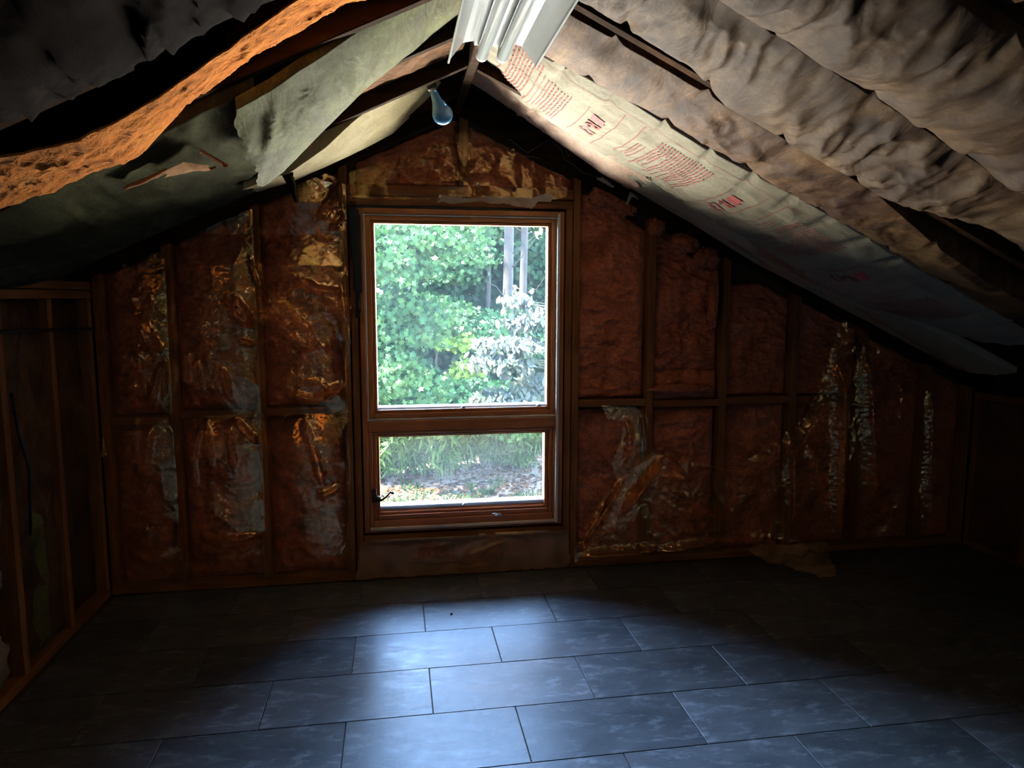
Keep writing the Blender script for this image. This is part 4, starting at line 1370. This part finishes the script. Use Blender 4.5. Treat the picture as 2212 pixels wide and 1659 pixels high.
# ================================================================== LIGHT FITTINGS
def shop_light():
    y1, y0 = 2.20, 0.98
    cx = 0.302
    root = empty('fluorescent_light', (cx, (y0 + y1) / 2, 2.13), 'white two-tube fluorescent strip light hung under the ridge', 'lamp')
    prof = [(-0.131, 2.131), (-0.128, 2.139), (-0.088, 2.190), (-0.058, 2.197), (-0.055, 2.185), (0.055, 2.185), (0.058, 2.197), (0.088, 2.190), (0.128, 2.139), (0.131, 2.131)]
    th = 0.0022
    pts = [(cx + a, z) for a, z in prof] + [(cx + a * 0.995, z + th) for a, z in reversed(prof)]
    bevel(MB().prism([(x, y0, z) for x, z in pts], (0, y1 - y0, 0)).build('reflector', 'enamel', root), 0.0008)
    for sgn in (-1, 1):
        MB().tube([(cx + sgn * 0.131, y0, 2.132), (cx + sgn * 0.131, y1, 2.132)], 0.0035, 6).build('rolled_edge', 'enamel', root, True)
    bevel(MB().box((cx - 0.052, y0 + 0.01, 2.188), (cx + 0.052, y1 - 0.01, 2.238)).build('ballast_housing', 'enamel', root), 0.004)
    for sgn in (-1, 1):
        x = cx + sgn * 0.031
        t = MB().lathe([(0.0, 0.012), (0.004, 0.017), (0.02, 0.0185), (y1 - y0 - 0.02, 0.0185), (y1 - y0 - 0.004, 0.017), (y1 - y0, 0.012)], (x, y0 + 0.012, 2.160), (0, 1, 0), 18).build('fluorescent_tube', 'tube_glass', root, True)
        for ya, yb in ((y1 - 0.012, y1 + 0.012), (y0 + 0.012, y0 + 0.03)):
            MB().tube([(x, ya, 2.160), (x, yb, 2.160)], 0.0178, 16).build('tube_cap', 'aluminium', t, True)
        for yb in (y1 + 0.010, y0 - 0.004):
            bevel(MB().box((x - 0.012, yb, 2.150), (x + 0.012, yb + 0.012, 2.196)).build('lamp_holder', 'white_paint', root), 0.002)
    # two links of chain to the ridge board
    for yy in (1.25, 1.95):
        MB().tube([(cx, yy, 2.236), (cx + 0.008, yy, 2.248), (cx + 0.010, yy, AZ - 0.010)], 0.0025, 6).build('hanger', 'steel', root, True)


shop_light()


def bulb():
    BY = 2.95
    x, z = on_y(956, 247, BY)
    root = empty('light_bulb', (x, BY, z - 0.05), 'pear-shaped blue glass light bulb hanging in the gable peak', 'light bulb')
    axis = np.array([-0.36, 0.10, 0.93])
    axis /= np.linalg.norm(axis)
    c = np.array([x, BY, z])
    prof = []
    R = 0.0415
    for a in np.linspace(-math.pi / 2, 0.55, 12):
        prof.append((R * math.sin(a), max(R * math.cos(a), 0.0015)))
    prof += [(0.034, 0.0305), (0.048, 0.0245), (0.062, 0.0198), (0.080, 0.0168), (0.094, 0.0158)]
    MB().lathe(prof, c, axis, 28).build('bulb_glass', 'blue_bulb_glass', root, True)
    s = MB().lathe([(0.092, 0.0145), (0.096, 0.0132), (0.100, 0.0148), (0.104, 0.0132), (0.108, 0.0148), (0.116, 0.0132)], c, axis, 18).build('screw_base', 'steel', root, True)
    MB().lathe([(0.104, 0.018), (0.110, 0.020), (0.138, 0.020), (0.146, 0.010)], c, axis, 18).build('lamp_socket', 'black_rubber', root, True)
    e = c + axis * 0.144
    MB().tube([e, e + np.array([-0.005, 0.01, 0.03]), (e[0] + 0.05, BY + 0.02, e[2] + 0.10), (AX - 0.022, BY + 0.03, AZ + 0.03)], 0.004, 6).build('flex', 'dark_cable', root, True)


bulb()


# ================================================================== LOOSE ODDMENTS
def shard(name, pts, y, mat, label, cat, bend=0.02, thick=0.0012, seed=1.0, n=18):
    """A torn piece of sheet: outline in wall directions, gently curled."""
    poly = [on_y(a, b, y) for a, b in pts]
    xs, zs = [p[0] for p in poly], [p[1] for p in poly]
    st = max(max(xs) - min(xs), max(zs) - min(zs)) / n
    X, Z = np.meshgrid(np.arange(min(xs) - st, max(xs) + st, st), np.arange(min(zs) - st, max(zs) + st, st), indexing='ij')
    keep = inside(X, Z, poly)
    Y = y + bend * fbm(X * 14, Z * 14, seed, 3)
    P = np.stack([X, Y, Z], -1).reshape(-1, 3)
    F = grid_faces(*X.shape)
    F = F[keep.ravel()[F].sum(1) >= 2]
    used = np.unique(F)
    remap = -np.ones(len(P), int)
    remap[used] = np.arange(len(used))
    o = obj(name, P[used], remap[F], mat, None, True, label=label, cat=cat)
    m = o.modifiers.new('thickness', 'SOLIDIFY')
    m.thickness = thick
    return o


shard('torn_paper', ((602, 366), (632, 362), (634, 392), (641, 430), (641, 443), (632, 425), (618, 394)), 2.90, 'kraft_dark', 'dark pointed paper tear hanging from the sagging left batt', 'paper', 0.02, n=40)
shard('torn_paper', ((628, 380), (636, 400), (640, 440), (646, 436), (638, 395), (632, 378)), 2.89, 'kraft_green', 'thin pale curl of paper dangling beside the dark tear', 'paper', 0.01, n=50)
for far_, near_, rg_, lb_ in (
        ([(0.92, 1.30, 0.110), (0.98, 1.30, 0.098), (1.05, 1.33, 0.088)], [(0.92, 1.40, 0.126), (0.98, 1.43, 0.100), (1.05, 1.42, 0.098)], 0.02, 'folded orange-brown paper flap below the orange batt'),
        ([(1.05, 1.37, 0.078), (1.17, 1.36, 0.074)], [(1.05, 1.42, 0.100), (1.17, 1.40, 0.086)], 0.02, 'narrow curled orange-brown paper edge left of the folded flap'),
        ([(0.865, 1.37, 0.140), (0.93, 1.40, 0.080)], [(0.865, 1.45, 0.150), (0.93, 1.45, 0.085)], 0.01, 'curled paper corner at the torn end of the grey-green batt')):
    Ribbon(-1, far_, near_, 0.012, wr_soft(0.01), 7.7, ns=24, nv=16, rag=(rg_, rg_), tuck=0).build('torn_paper', 'kraft_orange', lb_, 'paper')
shard('torn_paper', ((1352, 440), (1362, 414), (1382, 432), (1366, 424), (1356, 442)), 3.45, 'scrap_paper', 'star-shaped scrap of torn paper stuck at the right rake', 'paper', 0.01, n=26)
shard('torn_paper', ((1288, 385), (1302, 383), (1330, 405), (1322, 405)), 3.45, 'scrap_paper', 'thin sliver of torn paper above the right window stud', 'paper', 0.01, n=26)
shard('torn_paper', ((1784, 584), (1796, 578), (1797, 592), (1792, 600), (1796, 612), (1788, 606), (1789, 594)), 2.95, 'scrap_paper', 'white tissue scrap dangling under the cream batt', 'paper', 0.02, n=26)
shard('felt_strip', ((752, 452), (768, 442), (778, 470), (780, 560), (779, 640), (774, 702), (770, 660), (762, 560)), 3.570, 'black_felt', 'dark tapering felt strip hanging down the left side of the window', 'felt strip', 0.004, n=70)

MB().tube([(x, 3.50 - 0.05 * i, z) for i, (x, z) in enumerate([on_y(2065, 766, 3.5), on_y(2100, 772, 3.45), on_y(2150, 784, 3.4), on_y(2215, 792, 3.35)])], 0.006, 6).build(
    'white_cord', 'scrap_paper', None, True, label='pale cord sagging in the shadow at the right eave', cat='cord')
yz = [(3.54, 1.30), (3.3, 1.305), (3.0, 1.318), (2.7, 1.325), (2.3, 1.33)]
MB().tube([(X_L + 0.018, y, z) for y, z in yz], 0.008, 8).build('dark_cable', 'dark_cable', None, True, label='dark cable running level across the left knee wall studs', cat='cable')
MB().tube([(X_L + 0.016, 2.81, 1.10), (X_L + 0.02, 2.83, 0.95), (X_L + 0.03, 2.87, 0.80), (X_L + 0.024, 2.86, 0.66), (X_L + 0.012, 2.87, 0.55)], 0.006, 8).build(
    'dark_cable', 'dark_cable', None, True, label='short dark cable hanging down the left knee wall stud', cat='cable')


def cobweb(lines, y, label):
    m = MB()
    for ln in lines:
        m.tube([(*[on_y(a, b, y)[0]], y + 0.01 * math.sin(a), on_y(a, b, y)[1]) for a, b in ln], 0.0011, 4)
    return m.build('cobweb', 'cobweb', None, True, label=label, cat='cobweb', kind='stuff')


cobweb([[(1185, 302), (1200, 312), (1215, 325), (1218, 345)], [(1222, 318), (1224, 335), (1228, 338), (1231, 330)], [(1218, 345), (1240, 355), (1255, 372), (1290, 382)], [(1100, 300), (1140, 330), (1186, 302)],
        [(1130, 338), (1165, 340)], [(1290, 382), (1340, 395), (1370, 420), (1420, 440)]], 3.50, 'grey cobweb strands strung under the rafters right of the peak')
cobweb([[(946, 205), (940, 212)], [(905, 240), (940, 225)], [(944, 275), (943, 300)], [(965, 195), (985, 190), (1000, 200)]], 3.48, 'fine cobweb strands around the blue bulb')
for i, (px, py, lb) in enumerate(((975, 1327, 'tiny dark crumb on the bright tile in front of the window'), (1319, 1247, 'small dark crumb on the tiles right of the window'))):
    d = _ray(px, py)
    t = -CAM_H / d[2]
    MB().lathe([(0.0, 0.003), (0.003, 0.006), (0.006, 0.003)], (d[0] * t, d[1] * t, 0.0005), (0.1, 0.1, 1), 8).build('crumb', 'black_rubber', None, True, label=lb, cat='debris')


# ================================================================== OUTDOORS
GZ = -2.6


def outdoor_ground():
    n = 70
    X, Y = np.meshgrid(np.linspace(-40, 45, n), np.linspace(12.4, 75, n), indexing='ij')
    Z = GZ + 0.10 * fbm(X * 0.5, Y * 0.5, 1.0, 3) + 0.10 * np.clip(Y - 22, 0, 60)
    obj('ground', np.stack([X, Y, Z], -1).reshape(-1, 3), grid_faces(n, n), 'forest_floor', None, True, kind='structure')
    MB().box((-40, 3.9, GZ - 0.3), (45, 12.5, GZ)).build('bounce_yard', 'bounce_pale', kind='structure')  # unseen pale ground added to bounce sunlight up through the window


outdoor_ground()

MAPLE = np.array([(0, -0.5), (0.16, -0.18), (0.5, -0.12), (0.27, 0.12), (0.30, 0.42), (0.10, 0.28), (0, 0.62), (-0.10, 0.28), (-0.30, 0.42), (-0.27, 0.12), (-0.5, -0.12), (-0.16, -0.18)])
OVAL = np.array([(0, -0.5), (0.16, -0.25), (0.22, 0.05), (0.12, 0.35), (0, 0.55), (-0.12, 0.35), (-0.22, 0.05), (-0.16, -0.25)])
BLADE = np.array([(0, -0.5), (0.055, -0.2), (0.045, 0.2), (0, 0.55), (-0.045, 0.2), (-0.055, -0.2)])
LOBE = np.array([(0, -0.45), (0.42, -0.15), (0.30, 0.35), (0, 0.55), (-0.30, 0.35), (-0.42, -0.15)])


def leaf_cloud(pos, size, shape, tilt=0.45, face=(0, -0.95, 0.22), droop=0.0, yawspread=math.pi, seed=0):
    """pos (n,3); every leaf an n-gon turned about a common facing with random tilt."""
    rg = np.random.default_rng(seed)
    n = len(pos)
    nrm = np.array(face, float) + rg.normal(size=(n, 3)) * tilt
    nrm /= np.linalg.norm(nrm, axis=1)[:, None]
    up = rg.normal(size=(n, 3)) * 0.6 + np.array([0, -0.2, -droop])
    up -= nrm * (up * nrm).sum(1)[:, None]
    up /= np.linalg.norm(up, axis=1)[:, None] + 1e-9
    rt = np.cross(up, nrm)
    sz = size * rg.uniform(0.65, 1.3, n)
    k = len(shape)
    V = pos[:, None, :] + sz[:, None, None] * (shape[None, :, 0, None] * rt[:, None, :] + shape[None, :, 1, None] * up[:, None, :]
                                             - (0.25 * shape[None, :, 0, None] ** 2 + 0.18 * shape[None, :, 1, None] ** 2) * nrm[:, None, :])
    F = np.arange(n * k).reshape(n, k)
    return V.reshape(-1, 3), F


def sprays(center, radii, nspray, per, spread, seed, flat=0.35, shell=0.55):
    """Leaves gathered in flattish sprays over the outside of a crown."""
    rg = np.random.default_rng(seed)
    d = rg.normal(size=(nspray, 3))
    d /= np.linalg.norm(d, axis=1)[:, None]
    d[:, 1] = np.where(rg.random(nspray) < 0.72, -np.abs(d[:, 1]), d[:, 1])
    r = rg.uniform(shell, 1.0, nspray)
    c = np.array(center) + d * r[:, None] * np.array(radii)
    off = rg.normal(size=(nspray, per, 3)) * np.array([spread, spread, spread * flat])
    off[..., 2] -= 0.25 * np.hypot(off[..., 0], off[..., 1])
    return (c[:, None, :] + off).reshape(-1, 3)


def tree(name, label, base, height, trunk_r, crowns, leafmat, leaf, shape, bark='bark_brown', cat='tree', group=None, lean=(0, 0), seed=1, tilt=0.42, droop=0.5, face=(0, -0.95, 0.22), flat=0.35):
    root = empty(name, base, label, cat, group)
    b = np.array(base, float)
    top = b + np.array([lean[0], lean[1], height])
    rg = random.Random(seed)
    pts = [b + (top - b) * t + np.array([rg.uniform(-.05, .05), rg.uniform(-.05, .05), 0]) * (t > 0) for t in (0, .2, .4, .6, .8, 1)]
    MB().tube(pts, [trunk_r * (1.15 - 0.7 * t) for t in (0, .2, .4, .6, .8, 1)], 10).build('trunk', bark, root, True)
    vs_, fs_, nb = [], [], 0
    m = MB()
    for i, (c, rad, ns, per, sp) in enumerate(crowns):
        P = sprays(c, rad, ns, per, sp, seed * 31 + i, flat)
        P = P[P[:, 2] > GZ + 0.12]
        V, F = leaf_cloud(P, leaf, shape, tilt, face, droop, seed=seed * 17 + i)
        vs_.append(V)
        fs_.append(F + nb)
        nb += len(V)
        h = min(max(0.15, (c[2] - b[2]) / height * 0.8), 0.95)
        st = b + (top - b) * h
        e = np.array(c, float)
        mid = (st + e) / 2 + np.array([0, 0, 0.15])
        m.tube([st, mid, e], [trunk_r * 0.35, trunk_r * 0.22, trunk_r * 0.08], 6)
        for q in range(4):
            ee = e + np.array([rg.uniform(-1, 1), rg.uniform(-1, 0.3), rg.uniform(-.6, .8)]) * np.array(rad) * 0.85
            m.tube([mid, (mid + ee) / 2 + np.array([0, 0, .06]), ee], [trunk_r * 0.14, trunk_r * 0.09, trunk_r * 0.03], 5)
    m.build('branches', bark, root, True, kind='stuff')
    obj('foliage', np.vstack(vs_), np.vstack(fs_), leafmat, root, kind='stuff')
    return root


def out(px, py, y):
    d = _ray(px, py)
    t = y / d[1]
    return np.array([d[0] * t, y, d[2] * t + CAM_H])


gw = 'trees of the wood outside'
# bright maple filling the left of the view
c = out(850, 640, 11.0)
tree('maple_tree', 'bright green maple filling the left side of the window view', (c[0] - 1.6, 11.6, GZ), 5.5, 0.09,
     [(tuple(out(880, 520, 11.0)), (0.75, 0.5, 0.28), 60, 26, 0.13), (tuple(out(840, 570, 10.8)), (0.55, 0.5, 0.30), 46, 26, 0.13), (tuple(out(860, 690, 11.2)), (0.75, 0.5, 0.42), 70, 26, 0.14),
      (tuple(out(830, 800, 11.0)), (0.55, 0.5, 0.40), 60, 26, 0.13), (tuple(out(860, 870, 11.4)), (0.8, 0.5, 0.22), 50, 26, 0.13), (tuple(out(950, 500, 11.6)), (0.6, 0.5, 0.22), 40, 26, 0.13),
      ((-1.8, 11.5, 2.2), (1.4, 1.0, 1.0), 90, 26, 0.16), ((-2.2, 11.5, 0.2), (1.5, 1.0, 1.0), 90, 26, 0.16)],
     'maple_leaf', 0.10, MAPLE, cat='tree', group=gw, seed=3)
# small yellowish sapling in the middle
c = out(1005, 750, 12.5)
tree('maple_sapling', 'slender yellow-green maple sapling in the middle of the view', (c[0] + 0.1, 15.9, GZ), 3.9, 0.02,
     [(tuple(out(990, 735, 12.5)), (0.30, 0.25, 0.10), 14, 18, 0.10), (tuple(out(1005, 795, 12.5)), (0.20, 0.25, 0.20), 14, 18, 0.09)],
     'maple_leaf_yellow', 0.10, MAPLE, group=gw, seed=5)
# deeper wood
for k, (x, y, z0, col, lab) in enumerate(((-2.5, 21, 0.6, 'forest_leaf', 'deep green tree at the far left of the wood'), (0.6, 19.5, 0.7, 'forest_leaf', 'deep green leafy tree behind the bright maple'),
                                          (2.6, 21.0, 0.8, 'forest_leaf', 'deep green tree in the centre of the wood'), (4.8, 20.0, 0.7, 'forest_leaf', 'deep green tree on the right behind the grey trunk'),
                                          (7.5, 21.5, 0.8, 'forest_leaf', 'deep green tree at the far right of the wood'))):
    tree('forest_tree', lab, (x, y, GZ + 0.0), 7.0, 0.13,
         [((x, y - 0.3, z0 + 1.9), (1.7, 1.0, 1.1), 120, 26, 0.20), ((x - 0.4, y - 0.6, z0 + 0.1), (1.8, 1.0, 1.0), 120, 26, 0.20), ((x + 0.3, y - 0.5, z0 - 1.5), (1.8, 1.0, 0.9), 110, 26, 0.20), ((x, y, z0 + 3.7), (1.4, 1.0, 1.0), 60, 26, 0.2)],
         col, 0.17, LOBE, group=gw, seed=11 + k)
for k, (px, py, y, rx, rz, col, lab) in enumerate(((985, 560, 16.5, 0.75, 0.5, 'maple_leaf', 'light green understory tree above the middle of the view'), (940, 690, 15.5, 0.9, 0.45, 'maple_leaf', 'mid green understory tree left of the grey trunk'),
                                                   (1110, 730, 15.0, 0.9, 0.55, 'forest_leaf', 'blue-green understory tree below the grey trunk'), (980, 850, 14.5, 1.3, 0.35, 'forest_leaf', 'dark green understory shrub low in the middle'),
                                                   (1140, 900, 15.2, 0.9, 0.30, 'maple_leaf', 'leafy branchy shrub hanging over the lower pane at right'))):
    c = out(px, py, y)
    tree('understory_tree', lab, (c[0] + 0.2, y + 2.6, GZ), c[2] - GZ + rz, 0.045, [(tuple(c), (rx, 0.6, rz), 120, 24, 0.15), (tuple(c + np.array([-0.6, 0.7, 0.1])), (rx, 0.6, rz), 70, 24, 0.15)],
         col, 0.12, MAPLE, group=gw, seed=31 + k)


def trunk_tree(px, y, r, label, seed, leanpx=0):
    a, b = out(px, 720, y), out(px + leanpx, 470, y)
    root = empty('grey_trunk_tree', (a[0], y, GZ), label, 'tree', gw)
    sl = (b[0] - a[0]) / (b[2] - a[2])
    zs = np.linspace(GZ, 7.5, 12)
    rg = random.Random(seed)
    pts = [(a[0] + sl * (z - a[2]) + rg.uniform(-.02, .02), y, z) for z in zs]
    MB().tube(pts, [r * (1.2 - 0.05 * i) for i in range(12)], 14).build('trunk', 'bark_grey', root, True)
    P = sprays((a[0] + sl * 9, y, 6.6), (2.0, 1.5, 1.6), 90, 24, 0.22, seed)
    V, F = leaf_cloud(P, 0.16, LOBE, seed=seed)
    obj('foliage', V, F, 'maple_leaf', root, kind='stuff')
    m = MB()
    for q in range(4):
        z = rg.uniform(0.2, 4.5)
        sg = rg.choice((-1, 1))
        x0 = a[0] + sl * (z - a[2])
        m.tube([(x0, y, z), (x0 + sg * 0.3, y - 0.2, z + rg.uniform(0.1, 0.4)), (x0 + sg * 0.6, y - 0.5, z + rg.uniform(0.2, 0.9))], [r * .16, r * .1, r * .03], 5)
    m.build('branches', 'bark_grey', root, True, kind='stuff')


trunk_tree(1094, 16.8, 0.125, 'thick pale grey tree trunk right of centre in the window', 2, 6)
trunk_tree(1130, 18.3, 0.10, 'thinner grey tree trunk just right of the thick one', 4, 2)
trunk_tree(1055, 19.0, 0.06, 'slim faint tree trunk left of the thick grey one', 6, 2)

# near dogwood with pale drooping leaves at the right
c = out(1130, 770, 8.6)
tree('dogwood_tree', 'pale drooping-leaved dogwood at the right edge of the window', (c[0] + 1.6, 9.0, GZ), 5.2, 0.07,
     [(tuple(out(1100, 740, 8.5)), (0.42, 0.3, 0.05), 20, 30, 0.075), (tuple(out(1130, 690, 8.7)), (0.28, 0.3, 0.05), 14, 28, 0.075), (tuple(out(1120, 650, 8.8)), (0.20, 0.25, 0.04), 8, 24, 0.07),
      (tuple(out(1080, 780, 8.4)), (0.34, 0.3, 0.05), 20, 30, 0.075), (tuple(out(1100, 860, 8.4)), (0.40, 0.3, 0.09), 30, 30, 0.075), (tuple(out(1150, 820, 8.8)), (0.25, 0.3, 0.05), 12, 28, 0.075),
      ((2.6, 9.0, 0.2), (0.9, 0.8, 0.5), 40, 30, 0.11), ((3.2, 9.0, 1.3), (1.1, 0.9, 0.8), 60, 30, 0.13), ((3.4, 9.0, 2.6), (1.2, 1.0, 0.9), 70, 30, 0.13), ((4.6, 9.0, 2.0), (1.2, 1.0, 1.2), 70, 30, 0.13)],
     'dogwood_leaf', 0.100, OVAL, cat='tree', group=gw, seed=51, tilt=0.35, droop=1.6, face=(0, -0.75, 0.55), flat=0.5)
# unseen trees added beyond the right edge of the window to block sky light
for k, (x, y) in enumerate(((6.6, 10.5), (9.0, 8.5))):
    tree('sky_block_tree', ('unseen tall tree added to block the sky, right of the dogwood', 'unseen tall tree added to block the sky, nearest the house at right')[k], (x, y, GZ), 10.5, 0.18,
         [((x, y, 3.0), (2.0, 1.8, 1.6), 140, 26, 0.24), ((x - 0.3, y, 5.4), (2.1, 1.8, 1.6), 140, 26, 0.24), ((x, y, 0.6), (1.7, 1.6, 1.4), 100, 26, 0.24), ((x + .3, y, 7.4), (1.6, 1.4, 1.2), 90, 26, .24)],
         'forest_leaf', 0.20, LOBE, group=gw, seed=71 + k)


def bamboo(px, y, label, seed, n=9, h=1.5, spread=0.35):
    rg = np.random.default_rng(seed)
    b = out(px, 1030, y)
    root = empty('bamboo_clump', (b[0], y, GZ), label, 'bamboo', 'bamboo clumps at the edge of the wood')
    m = MB()
    pos, dr = [], []
    for i in range(n):
        x0, y0 = b[0] + rg.uniform(-spread, spread), y + rg.uniform(-.3, .3)
        hh = h * rg.uniform(0.6, 1.2)
        lx, ly = rg.uniform(-.4, .4), rg.uniform(-.6, 0)
        pts = [np.array([x0 + lx * t * t, y0 + ly * t * t, GZ + hh * t - 0.25 * hh * t ** 3]) for t in (0, .3, .6, .85, 1.0)]
        m.tube(pts, [0.010, 0.009, 0.007, 0.005, 0.003], 5)
        for t in np.linspace(0.25, 1, 9):
            p = np.array([x0 + lx * t * t, y0 + ly * t * t, GZ + hh * t - 0.25 * hh * t ** 3])
            for q in range(9):
                pos.append(p + rg.normal(size=3) * np.array([.13, .12, .07]))
    m.build('canes', 'bamboo_cane', root, True)
    V, F = leaf_cloud(np.array(pos), 0.30, BLADE * np.array([1.5, 1]), 0.5, (0, -0.6, 0.7), 1.0, seed=seed)
    k = 6
    obj('foliage', V, F, 'bamboo_leaf', root, kind='stuff')


for k, (px, y, lab) in enumerate(((790, 16.6, 'bamboo clump hidden behind the left window stile'), (845, 16.4, 'bamboo clump at the left edge of the lower pane'), (900, 16.8, 'drooping bamboo clump left of centre in the lower pane'), (945, 16.2, 'bright bamboo clump leaning forward in the centre of the lower pane'),
                                  (1000, 17.0, 'bamboo clump right of centre in the lower pane'), (1060, 17.2, 'shaded bamboo clump toward the right of the lower pane'), (1120, 17.0, 'shaded bamboo clump near the right edge of the lower pane'), (1190, 17.2, 'bamboo clump hidden behind the right window stile'))):
    bamboo(px, y - 0.5, lab, 90 + k, n=11 if k != 3 else 14, h=1.7 if k < 5 else 1.4)


def litter():
    rg = np.random.default_rng(8)
    n = 9000
    P = np.stack([rg.uniform(-3, 7, n), rg.uniform(12.6, 19, n), np.full(n, 0.0)], 1)
    P[:, 2] = GZ + 0.03 + 0.10 * fbm(P[:, 0] * 0.5, P[:, 1] * 0.5, 1.0, 3)
    V, F = leaf_cloud(P, 0.10, LOBE, 0.35, (0, 0, 1), 0, seed=4)
    obj('leaf_litter', V, F, 'litter_leaf', None, label='brown fallen leaves scattered on the ground outside', cat='leaf litter', kind='stuff')
    n = 5200
    P = np.stack([rg.uniform(-3, 7, n), rg.uniform(12.6, 16.6, n), np.full(n, 0.0)], 1)
    m = noise(P[:, 0] * 1.6, P[:, 1] * 1.2, 3.0) + 0.25 * np.clip(14.6 - P[:, 1], -1, 1.5)
    P = P[m > 0.05]
    P[:, 2] = GZ + 0.07 + 0.10 * fbm(P[:, 0] * 0.5, P[:, 1] * 0.5, 1.0, 3)
    V, F = leaf_cloud(P, 0.15, BLADE * np.array([1.5, 1]), 0.5, (0, -0.8, 0.3), -1.0, seed=6)
    obj('grass', V, F, 'grass_blade', None, label='thin patches of green grass on the ground outside', cat='grass', kind='stuff')
    for k, (px, py, lab) in enumerate(((1018, 1060, 'left of two strap-leaved plants on the ground outside'), (1063, 1066, 'right of two strap-leaved plants on the ground outside'))):
        d = _ray(px, py)
        t = (GZ + 0.05 - CAM_H) / d[2]
        b = np.array([d[0] * t, d[1] * t, GZ + 0.02])
        m = MB()
        root = empty('strap_leaf_plant', b, lab, 'plant')
        for q in range(9):
            a = q * 2.4
            L = 0.22 + 0.1 * random.random()
            e = np.array([math.cos(a), math.sin(a), 0])
            w = np.array([-math.sin(a), math.cos(a), 0]) * 0.018
            p = [b + e * L * t_ * 0.7 + np.array([0, 0, L * (1.6 * t_ - 0.9 * t_ * t_)]) for t_ in (0, .35, .7, 1)]
            mm = MB().add([p[0] - w * .6, p[0] + w * .6, p[1] + w, p[1] - w, p[2] + w * .8, p[2] - w * .8, p[3]], [(0, 1, 2, 3), (3, 2, 4, 5), (5, 4, 6)])
            mm.build('leaf', 'grass_blade', root)


litter()
